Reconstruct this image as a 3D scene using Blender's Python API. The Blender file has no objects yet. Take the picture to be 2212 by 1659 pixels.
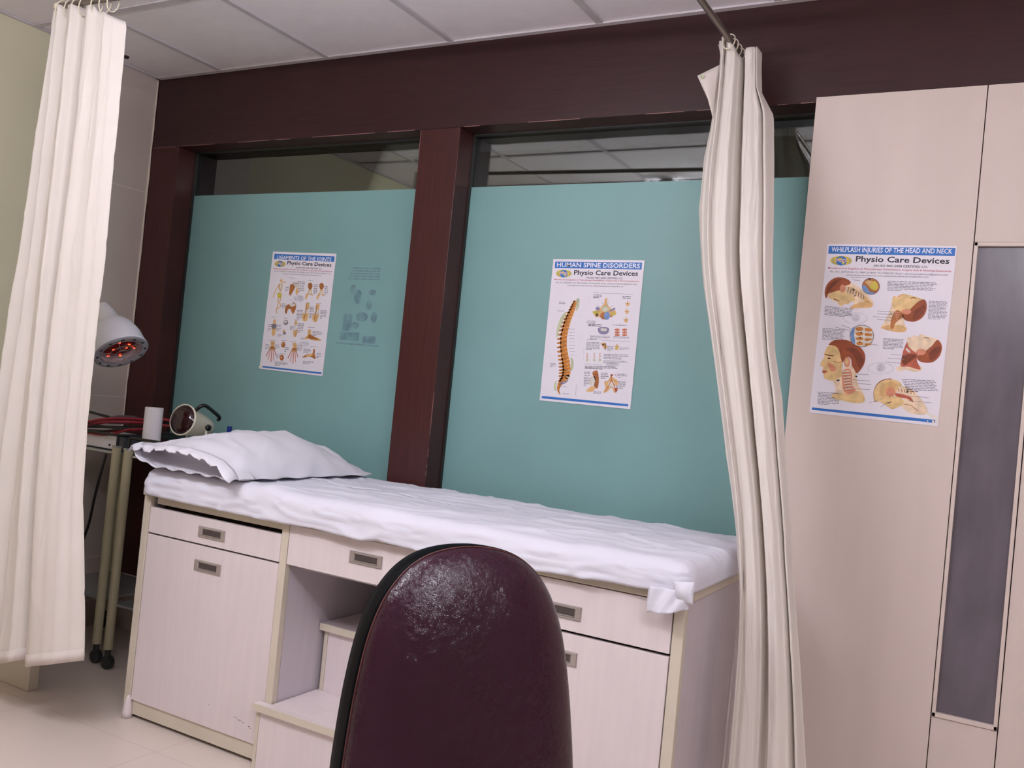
import bpy, math, random
import numpy as np
from mathutils import Vector, Matrix, noise
random.seed(7)
PI = math.pi
scene = bpy.context.scene
col = scene.collection

# ------------------------------------------------------------------ camera
cam_d = bpy.data.cameras.new('camera')
cam_d.sensor_width = 36.0
cam_d.lens = 36.0 * 1980.67 / 2212.0
cam_d.clip_start = 0.05
cam = bpy.data.objects.new('camera', cam_d)
col.objects.link(cam)
CM = Matrix(((0.8697115, -0.0782665, 0.4873153, 0.0),
             (0.4837872, -0.0603278, -0.8731040, 0.0),
             (0.0977335, 0.9951055, -0.0146034, 1.187),
             (0, 0, 0, 1)))
cam.matrix_world = CM
scene.camera = cam

# ------------------------------------------------------------------ world, exposure
w = bpy.data.worlds.new('world')
scene.world = w
w.use_nodes = True
w.node_tree.nodes['Background'].inputs[0].default_value = (0.9, 0.92, 1.0, 1)
w.node_tree.nodes['Background'].inputs[1].default_value = 0.02
vs = scene.view_settings
scene.display_settings.display_device = 'sRGB'
vs.view_transform = 'Standard'
vs.look = 'None'
vs.exposure = 0.2
vs.gamma = 1.0
vs.use_curve_mapping = False
TUBE = 112.0           # strength of the added fill tubes
LAMP = 20.0           # strength of the ceiling light diffusers

# ------------------------------------------------------------------ materials
def s2l(c):
    c = c / 255.0
    return c / 12.92 if c <= 0.04045 else ((c + 0.055) / 1.055) ** 2.4
def RGB(r, g, b):
    return (s2l(r), s2l(g), s2l(b), 1.0)

def base_mat(name):
    m = bpy.data.materials.new(name)
    m.use_nodes = True
    nt = m.node_tree
    return m, nt, nt.nodes['Principled BSDF'], nt.nodes['Material Output']

def mat(name, c, rough=0.5, metal=0.0, var=0.06, scale=8.0, stretch=(1, 1, 1), bump=0.0,
        bscale=60.0, spec=0.5, coat=0.0, c2=None, detail=4.0):
    """procedural material: the colour drifts slightly with stretched noise, optional noise bump"""
    m, nt, b, out = base_mat(name)
    N, L = nt.nodes, nt.links
    tc = N.new('ShaderNodeTexCoord')
    mp = N.new('ShaderNodeMapping')
    mp.inputs['Scale'].default_value = stretch
    L.new(tc.outputs['Object'], mp.inputs['Vector'])
    nz = N.new('ShaderNodeTexNoise')
    nz.inputs['Scale'].default_value = scale
    nz.inputs['Detail'].default_value = detail
    L.new(mp.outputs[0], nz.inputs['Vector'])
    cr = N.new('ShaderNodeValToRGB')
    cr.color_ramp.elements[0].position = 0.3
    cr.color_ramp.elements[1].position = 0.7
    a = tuple(max(0, x * (1 - var)) for x in c[:3]) + (1,)
    d = tuple(min(1, x * (1 + var)) for x in c[:3]) + (1,)
    if c2: d = c2
    cr.color_ramp.elements[0].color = a
    cr.color_ramp.elements[1].color = d
    L.new(nz.outputs['Fac'], cr.inputs['Fac'])
    L.new(cr.outputs['Color'], b.inputs['Base Color'])
    b.inputs['Roughness'].default_value = rough
    b.inputs['Metallic'].default_value = metal
    b.inputs['Specular IOR Level'].default_value = spec
    b.inputs['Coat Weight'].default_value = coat
    b.inputs['Coat Roughness'].default_value = 0.08
    if bump:
        n2 = N.new('ShaderNodeTexNoise')
        n2.inputs['Scale'].default_value = bscale
        n2.inputs['Detail'].default_value = 3
        L.new(tc.outputs['Object'], n2.inputs['Vector'])
        bp = N.new('ShaderNodeBump')
        bp.inputs['Strength'].default_value = bump
        bp.inputs['Distance'].default_value = 0.002
        L.new(n2.outputs['Fac'], bp.inputs['Height'])
        L.new(bp.outputs['Normal'], b.inputs['Normal'])
    return m

def fabric(name, c, trans=0.25, rough=0.8, bump=0.25, bscale=18.0, var=0.02):
    m = mat(name, c, rough, var=var, scale=6, bump=bump, bscale=bscale, spec=0.2)
    nt = m.node_tree
    N, L = nt.nodes, nt.links
    b = N['Principled BSDF']; out = N['Material Output']
    tr = N.new('ShaderNodeBsdfTranslucent')
    tr.inputs['Color'].default_value = (c[0], c[1] * 0.97, c[2] * 0.88, 1)
    mx = N.new('ShaderNodeMixShader')
    mx.inputs[0].default_value = trans
    L.new(b.outputs[0], mx.inputs[1]); L.new(tr.outputs[0], mx.inputs[2])
    L.new(mx.outputs[0], out.inputs['Surface'])
    return m

def grid_mat(name, c, line, size, width, off=(0, 0), axes=(0, 1), rough=0.4, var=0.05, scale=3.0, spec=0.5, bump=0.0):
    """tiles with straight joints laid out in object space"""
    m = mat(name, c, rough, var=var, scale=scale, spec=spec, bump=bump)
    nt = m.node_tree
    N, L = nt.nodes, nt.links
    b = N['Principled BSDF']
    src = b.inputs['Base Color'].links[0].from_socket
    tc = N.new('ShaderNodeTexCoord')
    sp = N.new('ShaderNodeSeparateXYZ')
    L.new(tc.outputs['Object'], sp.inputs[0])
    outs = []
    for k, ax in enumerate(axes):
        sz = size[k]
        if not sz: continue
        a = N.new('ShaderNodeMath'); a.operation = 'SUBTRACT'; a.inputs[1].default_value = off[k]
        L.new(sp.outputs[ax], a.inputs[0])
        p = N.new('ShaderNodeMath'); p.operation = 'PINGPONG'; p.inputs[1].default_value = sz / 2
        L.new(a.outputs[0], p.inputs[0])
        lt = N.new('ShaderNodeMath'); lt.operation = 'LESS_THAN'; lt.inputs[1].default_value = width / 2
        L.new(p.outputs[0], lt.inputs[0])
        outs.append(lt.outputs[0])
    o = outs[0]
    if len(outs) > 1:
        mxm = N.new('ShaderNodeMath'); mxm.operation = 'MAXIMUM'
        L.new(outs[0], mxm.inputs[0]); L.new(outs[1], mxm.inputs[1]); o = mxm.outputs[0]
    mix = N.new('ShaderNodeMix'); mix.data_type = 'RGBA'
    L.new(o, mix.inputs['Factor'])
    L.new(src, mix.inputs['A'])
    mix.inputs['B'].default_value = line
    L.new(mix.outputs['Result'], b.inputs['Base Color'])
    return m

def emit_mat(name, c, s):
    m, nt, b, out = base_mat(name)
    e = nt.nodes.new('ShaderNodeEmission')
    e.inputs[0].default_value = c; e.inputs[1].default_value = s
    nt.links.new(e.outputs[0], out.inputs['Surface'])
    return m

def glass_mat(name, tint, refl):
    m, nt, b, out = base_mat(name)
    N, L = nt.nodes, nt.links
    t = N.new('ShaderNodeBsdfTransparent'); t.inputs[0].default_value = tint
    g = N.new('ShaderNodeBsdfGlossy'); g.inputs['Roughness'].default_value = 0.012
    g.inputs[0].default_value = (0.95, 1.0, 0.98, 1)
    fr = N.new('ShaderNodeFresnel'); fr.inputs[0].default_value = 1.5
    mu = N.new('ShaderNodeMath'); mu.operation = 'MULTIPLY'; mu.inputs[1].default_value = refl
    mu.use_clamp = True
    L.new(fr.outputs[0], mu.inputs[0])
    mx = N.new('ShaderNodeMixShader')
    L.new(mu.outputs[0], mx.inputs[0]); L.new(t.outputs[0], mx.inputs[1]); L.new(g.outputs[0], mx.inputs[2])
    L.new(mx.outputs[0], out.inputs['Surface'])
    return m

def leather_mat():
    m = mat('burgundy_leather', RGB(44, 11, 29), 0.2, var=0.12, scale=5, spec=0.42)
    nt = m.node_tree; N, L = nt.nodes, nt.links
    b = N['Principled BSDF']
    tc = N.new('ShaderNodeTexCoord')
    vo = N.new('ShaderNodeTexVoronoi'); vo.feature = 'DISTANCE_TO_EDGE'
    vo.inputs['Scale'].default_value = 330
    nz = N.new('ShaderNodeTexNoise'); nz.inputs['Scale'].default_value = 40
    L.new(tc.outputs['Object'], nz.inputs['Vector'])
    mixv = N.new('ShaderNodeMix'); mixv.data_type = 'VECTOR'; mixv.inputs['Factor'].default_value = 0.06
    L.new(tc.outputs['Object'], mixv.inputs['A']); L.new(nz.outputs['Color'], mixv.inputs['B'])
    L.new(mixv.outputs['Result'], vo.inputs['Vector'])
    bp = N.new('ShaderNodeBump'); bp.inputs['Strength'].default_value = 0.35; bp.inputs['Distance'].default_value = 0.0012
    L.new(vo.outputs['Distance'], bp.inputs['Height'])
    b2 = N.new('ShaderNodeBump'); b2.inputs['Strength'].default_value = 0.1; b2.inputs['Distance'].default_value = 0.004
    n3 = N.new('ShaderNodeTexNoise'); n3.inputs['Scale'].default_value = 60
    L.new(tc.outputs['Object'], n3.inputs['Vector'])
    L.new(n3.outputs['Fac'], b2.inputs['Height']); L.new(bp.outputs['Normal'], b2.inputs['Normal'])
    L.new(b2.outputs['Normal'], b.inputs['Normal'])
    L.new(b2.outputs['Normal'], b.inputs['Coat Normal'])
    b.inputs['Coat Roughness'].default_value = 0.16
    return m

M = {}
M['ceiling'] = mat('ceiling_tile', RGB(243, 236, 240), 0.9, var=0.025, scale=14, bump=0.3, bscale=220, spec=0.2)
M['tbar'] = mat('ceiling_grid_metal', RGB(204, 196, 200), 0.6, var=0.05)
M['floor'] = grid_mat('vitrified_floor', RGB(218, 204, 194), RGB(192, 177, 166), (0.6, 0.6), 0.0022, off=(0.17, 0.19), rough=0.32, var=0.035, scale=2.5)
M['wall_left'] = mat('olive_cream_paint', RGB(218, 212, 182), 0.75, var=0.03, scale=1.5)
M['wall_tile'] = grid_mat('taupe_wall_tile', RGB(206, 193, 183), RGB(224, 214, 204), (0, 0.937), 0.004, off=(0, 1.017), axes=(1, 2), rough=0.4, var=0.03)
M['caulk'] = mat('white_caulk', RGB(225, 215, 200), 0.7)
M['wall_cream'] = mat('cream_paint', RGB(178, 168, 160), 0.8, var=0.03, scale=1.5)
M['wood'] = mat('mahogany_laminate', RGB(52, 24, 26), 0.38, var=0.2, scale=6, stretch=(1.2, 1, 14), detail=6, spec=0.4)
M['wood_v'] = mat('mahogany_laminate_upright', RGB(66, 29, 28), 0.36, var=0.22, scale=6, stretch=(22, 1, 0.8), detail=6, spec=0.4)
M['chip'] = mat('chipped_edge', RGB(140, 100, 94), 0.5)
M['gasket'] = mat('dark_gasket', RGB(38, 36, 34), 0.5)
M['panel'] = mat('cream_wall_panel', RGB(212, 196, 187), 0.5, var=0.03, scale=2.0, stretch=(5, 1, 0.8))
M['seam'] = mat('dark_seam', RGB(60, 42, 45), 0.8)
M['film'] = mat('frosted_teal_film', RGB(126, 166, 164), 0.42, var=0.06, scale=2.2, spec=0.35)
M['pane'] = glass_mat('clear_pane', (0.86, 0.9, 0.88, 1), 3.0)
M['vision'] = mat('smoky_vision_glass', RGB(98, 90, 98), 0.28, var=0.18, scale=5, stretch=(3, 1, 1), spec=0.6)
M['bead'] = mat('glazing_bead', RGB(214, 198, 188), 0.45, var=0.05)
M['laminate'] = mat('white_laminate', RGB(222, 210, 210), 0.42, var=0.03, scale=5, stretch=(9, 9, 0.7))
M['side_lam'] = mat('side_laminate', RGB(200, 192, 198), 0.45, var=0.03, scale=5, stretch=(9, 9, 0.7))
M['edge'] = mat('cream_edge_band', RGB(208, 198, 180), 0.4, var=0.03)
M['dark_gap'] = mat('cabinet_interior', RGB(60, 46, 44), 0.8)
M['nickel'] = mat('satin_nickel', RGB(168, 158, 152), 0.4, metal=0.4, var=0.06)
M['pocket'] = mat('handle_pocket', RGB(84, 76, 74), 0.5, metal=0.4)
M['sheet'] = fabric('white_cotton_sheet', RGB(230, 229, 240), trans=0.08, bump=0.3, bscale=14)
M['pillow'] = fabric('white_pillow_cotton', RGB(232, 230, 238), trans=0.06, bump=0.35, bscale=12)
M['curtain'] = fabric('cream_curtain_cloth', RGB(243, 236, 229), trans=0.24, bump=0.35, bscale=9)
M['hem'] = fabric('curtain_hem_cloth', RGB(232, 222, 214), trans=0.15, bump=0.3, bscale=9)
M['rod'] = mat('steel_rod', RGB(140, 130, 122), 0.35, metal=0.8)
M['ring'] = mat('ivory_ring', RGB(222, 212, 190), 0.4)
M['leather'] = leather_mat()
M['shell'] = mat('black_plastic_shell', RGB(6, 7, 11), 0.5, var=0.1, spec=0.05)
M['welt'] = mat('worn_leather_edge', RGB(84, 44, 38), 0.5, var=0.3, scale=25)
M['trolley'] = mat('cream_tube', RGB(176, 168, 140), 0.35, var=0.05)
M['black'] = mat('black_plastic', RGB(24, 24, 26), 0.4)
M['red'] = mat('red_rubber', RGB(142, 26, 44), 0.4)
M['steel_shelf'] = mat('shelf_steel', RGB(180, 184, 186), 0.25, metal=0.6)
M['grey_dark'] = mat('dark_grey_case', RGB(66, 66, 74), 0.5)
M['white_case'] = mat('white_case', RGB(226, 222, 228), 0.45)
M['paper'] = mat('white_paper_roll', RGB(226, 222, 226), 0.8)
M['lamp_white'] = mat('white_enamel', RGB(236, 236, 244), 0.25, spec=0.5)
M['lamp_cream'] = mat('ivory_plastic', RGB(224, 216, 196), 0.35)
M['lamp_rim'] = mat('grey_rim', RGB(150, 150, 156), 0.4)
M['bulb_dark'] = mat('dark_ruby_glass', RGB(38, 10, 14), 0.06, spec=0.5, coat=0.1)
M['bulb_red'] = mat('ruby_glass', RGB(96, 8, 8), 0.08, spec=0.5, coat=0.2)
M['glow'] = emit_mat('filament_glow', (1.0, 0.06, 0.02, 1), 4.0)
M['wire'] = mat('guard_wire', RGB(168, 160, 160), 0.35, metal=0.7)
M['castor'] = mat('castor_rubber', RGB(44, 44, 46), 0.4)
M['blue_cap'] = mat('blue_plastic', RGB(24, 46, 130), 0.35)
M['diffuser'] = emit_mat('lit_diffuser', (0.90, 0.915, 1.0, 1), LAMP)
M['tube'] = emit_mat('fill_tube_glow', (0.93, 0.92, 1.0, 1), TUBE)
M['fixture'] = mat('fixture_frame', RGB(220, 220, 220), 0.4)
M['glint'] = mat('painted_glint', RGB(236, 226, 208), 0.15, spec=0.8, coat=0.8)  # pale colour for lamp glints painted on the glossy posters
for nm, c in dict(p_paper=(232, 226, 234), p_blue=(48, 112, 190), p_white=(240, 240, 246), p_ink=(34, 34, 46), p_red=(178, 52, 74),
                  p_grey=(128, 124, 134), p_mark=(208, 204, 214), p_skin=(224, 190, 134), p_skin2=(232, 206, 176), p_hair=(150, 74, 38),
                  p_hair2=(120, 54, 28), p_muscle=(184, 92, 70), p_bone=(216, 172, 116), p_brown=(170, 104, 54), p_spine=(196, 122, 44),
                  p_line=(214, 206, 196), p_sky=(112, 146, 196), p_lilac=(134, 126, 160), p_green=(190, 196, 160), p_yellow=(206, 186, 74),
                  p_fade=(104, 138, 160), p_dark=(92, 50, 28), p_pink=(214, 140, 110)).items():
    M[nm] = mat(nm, RGB(*c), 0.45, var=0.2 if nm not in ('p_paper', 'p_blue', 'p_white', 'p_ink') else 0.01, scale=45, spec=0.35, coat=0.35)

# ------------------------------------------------------------------ mesh helpers
class MB:
    """collects geometry, then links it as ONE mesh object"""
    def __init__(s): s.v = []; s.f = []; s.mi = []; s.sm = []
    def add(s, vs_, fs, mi=0, smooth=False):
        n = len(s.v)
        s.v += [tuple(p) for p in vs_]
        for f in fs:
            s.f.append(tuple(i + n for i in f)); s.mi.append(mi); s.sm.append(smooth)
        return s
    def box(s, x0, x1, y0, y1, z0, z1, mi=0):
        v = [(x, y, z) for z in (z0, z1) for y in (y0, y1) for x in (x0, x1)]
        return s.add(v, [(0, 2, 3, 1), (4, 5, 7, 6), (0, 1, 5, 4), (1, 3, 7, 5), (3, 2, 6, 7), (2, 0, 4, 6)], mi)
    def tube(s, pts, r, n=12, mi=0, caps=True):
        pts = [Vector(p) for p in pts]
        rr = r if isinstance(r, (list, tuple)) else [r] * len(pts)
        t0 = (pts[1] - pts[0]).normalized()
        up = Vector((0, 0, 1)) if abs(t0.z) < 0.9 else Vector((1, 0, 0))
        a = t0.cross(up).normalized()
        V = []
        for i, p in enumerate(pts):
            t = (pts[min(i + 1, len(pts) - 1)] - pts[max(i - 1, 0)]).normalized()
            a = (a - t * a.dot(t)).normalized(); b = t.cross(a)
            for k in range(n):
                th = 2 * PI * k / n
                V.append(p + (a * math.cos(th) + b * math.sin(th)) * rr[i])
        F = []
        for i in range(len(pts) - 1):
            for k in range(n):
                F.append((i * n + k, i * n + (k + 1) % n, (i + 1) * n + (k + 1) % n, (i + 1) * n + k))
        s.add(V, F, mi, True)
        if caps:
            m = len(s.v)
            s.add([V[k] for k in range(n)], [tuple(range(n - 1, -1, -1))], mi)
            s.add([V[(len(pts) - 1) * n + k] for k in range(n)], [tuple(range(n))], mi)
        return s
    def lathe(s, prof, n=32, mat4=None, mi=0, smooth=True):
        """prof: (radius, height) pairs turned about the local z axis"""
        mat4 = mat4 or Matrix()
        V, F = [], []
        for r, h in prof:
            for k in range(n):
                th = 2 * PI * k / n
                V.append(mat4 @ Vector((r * math.cos(th), r * math.sin(th), h)))
        for i in range(len(prof) - 1):
            for k in range(n):
                F.append((i * n + k, i * n + (k + 1) % n, (i + 1) * n + (k + 1) % n, (i + 1) * n + k))
        return s.add(V, F, mi, smooth)
    def grid(s, rows, mi=0, smooth=True, close=False):
        nr, nc = len(rows), len(rows[0])
        V = [p for r in rows for p in r]; F = []
        for i in range(nr - 1):
            for j in range(nc - (0 if close else 1)):
                j2 = (j + 1) % nc
                F.append((i * nc + j, i * nc + j2, (i + 1) * nc + j2, (i + 1) * nc + j))
        return s.add(V, F, mi, smooth)
    def build(s, name, m, parent=None, bevel=0, solid=0, subsurf=0, recalc=True, offset=-1):
        import bmesh
        P = Vector((0, 0, 0))
        q = parent
        while q is not None: P += Vector(q.location); q = q.parent
        if parent is None:
            A = np.array(s.v); P = Vector(((A[:, 0].min() + A[:, 0].max()) / 2, (A[:, 1].min() + A[:, 1].max()) / 2, A[:, 2].min()))
        me = bpy.data.meshes.new(name)
        me.from_pydata([tuple(Vector(p) - P) for p in s.v], [], s.f)
        for x in (m if isinstance(m, (list, tuple)) else [m]): me.materials.append(x)
        for p, mi, sm in zip(me.polygons, s.mi, s.sm): p.material_index = mi; p.use_smooth = sm
        if recalc:
            bm = bmesh.new(); bm.from_mesh(me); bmesh.ops.recalc_face_normals(bm, faces=bm.faces); bm.to_mesh(me); bm.free()
        o = bpy.data.objects.new(name, me)
        col.objects.link(o)
        if parent is None: o.location = P
        else: o.parent = parent
        if solid:
            md = o.modifiers.new('solid', 'SOLIDIFY'); md.thickness = solid; md.offset = offset
        if subsurf:
            md = o.modifiers.new('sub', 'SUBSURF'); md.levels = subsurf; md.render_levels = subsurf
        if bevel:
            md = o.modifiers.new('bevel', 'BEVEL'); md.width = bevel; md.segments = 2; md.limit_method = 'ANGLE'
        return o

def tag(o, label, cat, group=None):
    o['label'] = label; o['category'] = cat
    if group: o['group'] = group
    return o
def thing(name, label, cat, loc, group=None):
    o = bpy.data.objects.new(name, None); o.empty_display_size = 0.05
    col.objects.link(o); o.location = loc
    return tag(o, label, cat, group)
def struct(o): o['kind'] = 'structure'; return o
def empty_struct(name, loc):
    o = bpy.data.objects.new(name, None); col.objects.link(o); o.location = loc; o['kind'] = 'structure'; return o
def lerp_tab(tab, t):
    tab = sorted(tab)
    if t <= tab[0][0]: return tab[0][1]
    for (a, b), (c, d) in zip(tab, tab[1:]):
        if t <= c: return b + (d - b) * (t - a) / (c - a)
    return tab[-1][1]
def smooth_tab(tab, t):
    tab = sorted(tab)
    if t <= tab[0][0]: return tab[0][1]
    for (a, b), (c, d) in zip(tab, tab[1:]):
        if t <= c:
            k = (t - a) / (c - a); k = k * k * (3 - 2 * k)
            return b + (d - b) * k
    return tab[-1][1]
def axis_mat(origin, axis, up=(0, 0, 1)):
    z = Vector(axis).normalized(); x = Vector(up).cross(z).normalized(); y = z.cross(x)
    m = Matrix((x, y, z)).transposed().to_4x4(); m.translation = Vector(origin); return m

# ================================================================== ROOM
XL, XR, YB, YF, H = -3.565, 1.9, 2.8, -1.9, 2.478
o = MB().box(XL - .15, XR + .15, YF - .15, 4.6, -.12, 0).build('floor', M['floor'])
o.location = (0, 0, 0); o.data.transform(Matrix.Translation((0, 0, 0)))
# keep the floor's own coordinates equal to the room's so the joints fall where they lie
def recenter(o):
    off = Vector(o.location); o.location = (0, 0, 0); o.data.transform(Matrix.Translation(off))
bpy.data.objects.remove(o)
o = MB().box(XL - .15, XR + .15, YF - .15, 4.6, -.12, 0).build('floor', M['floor']); recenter(o); struct(o)
o = MB().box(XL - .15, XR + .15, YF - .15, YB + .15, H + .004, H + .12).build('ceiling', M['ceiling']); struct(o)
hole = MB(); hv = []
for k in range(12):
    a = 2 * PI * k / 12; r = 1 + .25 * math.sin(3 * a + 1)
    hv.append((-3.478 + .021 * r * math.cos(a), 2.545 + .03 * r * math.sin(a), H + .0036))
hole.add(hv, [tuple(range(12))]); h1 = hole.build('tile_hole', M['dark_gap'], o)
# suspended grid
g = MB()
for k in range(-1, 10):
    x = -3.15 + .6 * k
    if XL < x < XR: g.box(x - .012, x + .012, YF, YB, H - .003, H + .0035)
for k in range(0, 8):
    y = 2.19 - .6 * k
    if y > YF: g.box(XL, XR, y - .012, y + .012, H - .0025, H + .003)
g.box(XL, XR, YB - .022, YB, H - .004, H + .003)
g.box(XL, XL + .018, YF, YB, H - .004, H + .003)
struct(g.build('trim_1', M['tbar']))
# left wall: painted part and tiled part beside the window
wl = empty_struct('wall_left', (XL, 0, 0))
MB().box(XL - .15, XL, YF - .15, 2.42, 0, H + .1).build('painted_wall', M['wall_left'], wl)
t = MB().box(XL - .15, XL + .004, 2.42, 2.95, 0, H + .1).build('tiled_wall', M['wall_tile'], wl)
ck = MB()
pts = [(XL + .006, YB - .004, .25 + i * (H - .26) / 40) for i in range(41)]
ck.tube([(x + random.uniform(-.0012, .0012), y, z) for x, y, z in pts], [.004 + random.uniform(-.0015, .0018) for _ in pts], 6)
ck.build('corner_caulk', M['caulk'], wl)
struct(MB().box(XR, XR + .15, YF - .15, YB + .15, 0, H + .1).build('wall_right', M['wall_cream']))
struct(MB().box(XL - .15, XR + .15, YF - .15, YF, 0, H + .1).build('wall_front', M['wall_cream']))
# skirtings
bs = MB(); bs.box(XL, XL + .02, 2.0, YB, 0, .30); bs.box(XL, XL + .03, 2.0, YB, 0, .11)
struct(bs.build('baseboard_left', M['bead'], bevel=.002))
bs = MB(); bs.box(XL, -2.56, YB - .015, YB, 0, .235); bs.box(XL, -2.56, YB - .024, YB, 0, .12)
struct(bs.build('baseboard_back', M['bead'], bevel=.002))
# back wall: wooden beam, posts, lower apron
bw = empty_struct('wall_back', (XL, YB, 0))
MB().box(XL, -.6155, YB, YB + .15, 2.160, H + .1).build('beam', M['wood'], bw)
MB().box(-.6155, XR, YB, YB + .15, 2.1765, H + .1).build('beam', M['wood'], bw)
MB().box(XL, -3.380, YB, YB + .15, 0, 2.1595).build('post', M['wood_v'], bw, bevel=.0015)
MB().box(-2.060, -1.885, YB, YB + .15, 0, 2.1595).build('post', M['wood_v'], bw, bevel=.0015)
MB().box(-3.380, -2.060, YB, YB + .15, 0, .80).build('apron', M['wood'], bw, bevel=.0015)
MB().box(-1.885, -.615, YB, YB + .15, 0, .80).build('apron', M['wood'], bw, bevel=.0015)
# chipped bright line where beam meets trim
chip = MB()
for a, b in ((-3.56, -3.40), (-3.37, -3.16), (-3.02, -2.83), (-2.80, -2.72), (-2.60, -2.28), (-2.22, -2.09), (-1.868, -1.80), (-1.60, -1.40), (-1.16, -1.03), (-.985, -.93), (-.80, -.76), (-.73, -.70), (-.66, -.62)):
    chip.box(a, b, YB - .0006, YB + .001, 2.159, 2.1612)
chip.box(-2.062, -2.060, YB - .0006, YB + .001, 2.06, 2.157)
for z, l in ((1.02, .16), (.94, .03), (.90, .012), (.87, .02)): chip.box(-1.886, -1.8845, YB - .0006, YB + .001, z, z + l)
chip.build('worn_edge', M['chip'], bw)
# windows
def window(name, x0, x1):
    wn = empty_struct(name, (x0, YB, .80))
    fr = MB()
    gz, gy = 2.160, 2.91
    fr.box(x0, x0 + .004, YB + .095, gy + .03, .80, gz)
    fr.box(x1 - .004, x1, YB + .095, gy + .03, .80, gz)
    fr.box(x0, x1, YB + .095, gy + .03, gz - .005, gz)
    fr.box(x0, x1, YB + .095, gy + .03, .80, .812)
    fr.build('window_frame', M['gasket'], wn)
    MB().box(x0 + .004, x1 - .004, 2.912, 2.917, .812, gz - .005).build('glass_pane', M['pane'], wn)
    MB().box(x0 + .004, x1 - .004, 2.9085, 2.9112, .812, 1.963).build('frosted_film', M['film'], wn)
    return wn
window('window_1', -3.380, -2.060)
window('window_2', -1.885, -.615)
# unlit room beyond the glass
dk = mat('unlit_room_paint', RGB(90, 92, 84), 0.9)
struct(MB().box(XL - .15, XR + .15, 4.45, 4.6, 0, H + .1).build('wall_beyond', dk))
# panelled right part of the back wall with a tall vision slot
wp = empty_struct('wall_back_right', (0, YB, 0))
def pnl(x0, x1, z0, z1): MB().box(x0, x1, YB, YB + .02, z0, z1).build('wall_panel', M['panel'], wp, bevel=.0008)
pnl(-.615, -.1560, 0, 2.1755); pnl(-.1535, .0060, 1.738, 2.1755); pnl(.0085, .62, 0, 2.1755); pnl(.6225, 1.24, 0, 2.1755); pnl(1.2425, XR, 0, 2.1755)
pnl(-.1535, .0060, 0, .432)
MB().box(-.613, XR, YB + .0205, YB + .15, 0, 2.159).build('panel_backing', M['seam'], wp)
w3 = empty_struct('window_3', (-.074, YB, .43))
fr = MB()
X0, X1, Z0, Z1 = -.1535, .0060, .433, 1.737
for a in ((X0, X0 + .010, Z0, Z1), (X1 - .010, X1, Z0, Z1), (X0, X1, Z0, Z0 + .012), (X0, X1, Z1 - .011, Z1)):
    fr.box(a[0], a[1], YB - .005, YB + .019, a[2], a[3])
fr.build('window_frame', M['bead'], w3, bevel=.0015)
MB().box(X0 + .010, X1 - .010, YB + .008, YB + .012, Z0 + .012, Z1 - .011).build('glass_pane', M['vision'], w3)

# ================================================================== CEILING LIGHTS
def ceiling_light(x, y, lab):
    t = thing('ceiling_light', lab, 'ceiling light', (x, y, H - .085), 'ceiling light battens')
    w2, l2 = .062, .6
    MB().box(x - .04, x + .04, y - l2, y + l2, H - .028, H - .0042).build('housing', M['fixture'], t, bevel=.002)
    for q in (-1, 1):
        MB().box(x - w2 - .003, x + w2 + .003, y + q * l2 - .012, y + q * l2 + .012, H - .088, H - .028).build('end_cap', M['fixture'], t, bevel=.004)
    b = MB(); n = 10; rows = []
    for yy in (y - l2 + .0125, y + l2 - .0125):
        rows.append([(x - w2 * math.cos(PI * k / n), yy, H - .030 - .055 * math.sin(PI * k / n) ** .6) for k in range(n + 1)])
    b.grid(rows); b.add([rows[0][0], rows[0][-1], rows[1][-1], rows[1][0]], [(0, 1, 2, 3)])
    b.build('diffuser', M['diffuser'], t)
for x, y, lb in ((-1.83, .43, 'long lit ceiling light mirrored in the clear strip of the window'), (-.05, .43, 'long ceiling light added out of view to brighten the right side of the room')):
    ceiling_light(x, y, lb)  # the second batten is added, unseen, to brighten the right side
def fill_tube(x, y, lab):  # unseen tube added as fill, mainly to brighten the ceiling
    z = H - .34
    t = thing('fill_light', lab, 'fill light', (x, y, z), 'added fill tubes')
    MB().box(x - .62, x + .62, y - .018, y + .018, z + .02, z + .045).build('housing', M['fixture'], t, bevel=.003)
    for q in (-1, 1):
        MB().box(x + q * .61 - .012, x + q * .61 + .012, y - .02, y + .02, z - .02, z + .0195).build('lamp_holder', M['fixture'], t, bevel=.003)
        MB().tube([(x + q * .45, y, z + .0455), (x + q * .45, y, H - .005)], .003, 8).build('hanger_rod', M['fixture'], t)
    MB().tube([(x - .597, y, z), (x + .597, y, z)], .016, 16).build('tube', M['tube'], t)
fill_tube(-1.7, .75, 'added fill tube, out of view, hanging under the ceiling to the left of the camera')
fill_tube(.55, .45, 'added fill tube, out of view, hanging under the ceiling to the right of the camera')

# ================================================================== COUCH CABINET
CF = 2.12
couch = thing('couch_cabinet', 'white laminate examination couch cabinet with drawers, doors and a step niche, under the windows', 'couch', (-1.6, 2.45, 0))
S = MB()
for x0, x1 in ((-2.548, -2.518), (-1.927, -1.900), (-1.312, -1.285), (-.683, -.655)):
    MB().box(x0, x1, CF - .002, CF + .02, 0 if x0 < -2.5 else .0, .7405).build('edge_strip', M['edge'], couch, bevel=.0015)
    MB().box(x0 + .0005, x1 - .0005 if x1 < -.66 else x1, CF + .021, 2.775, 0.002, .7405).build('side_panel', M['side_lam'], couch)
MB().box(-2.517, -.684, 2.755, 2.775, .02, .74).build('back_panel', M['laminate'], couch)
MB().box(-2.552, -.651, CF - .006, 2.79, .7415, .7675).build('couch_top', M['edge'], couch, bevel=.002)
MB().box(-2.490, -1.929, CF + .004, CF + .03, .7185, .741).build('front_rail', M['edge'], couch, bevel=.001)
MB().box(-2.517, -1.928, CF + .06, CF + .075, .03, .74).build('interior', M['dark_gap'], couch)
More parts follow.
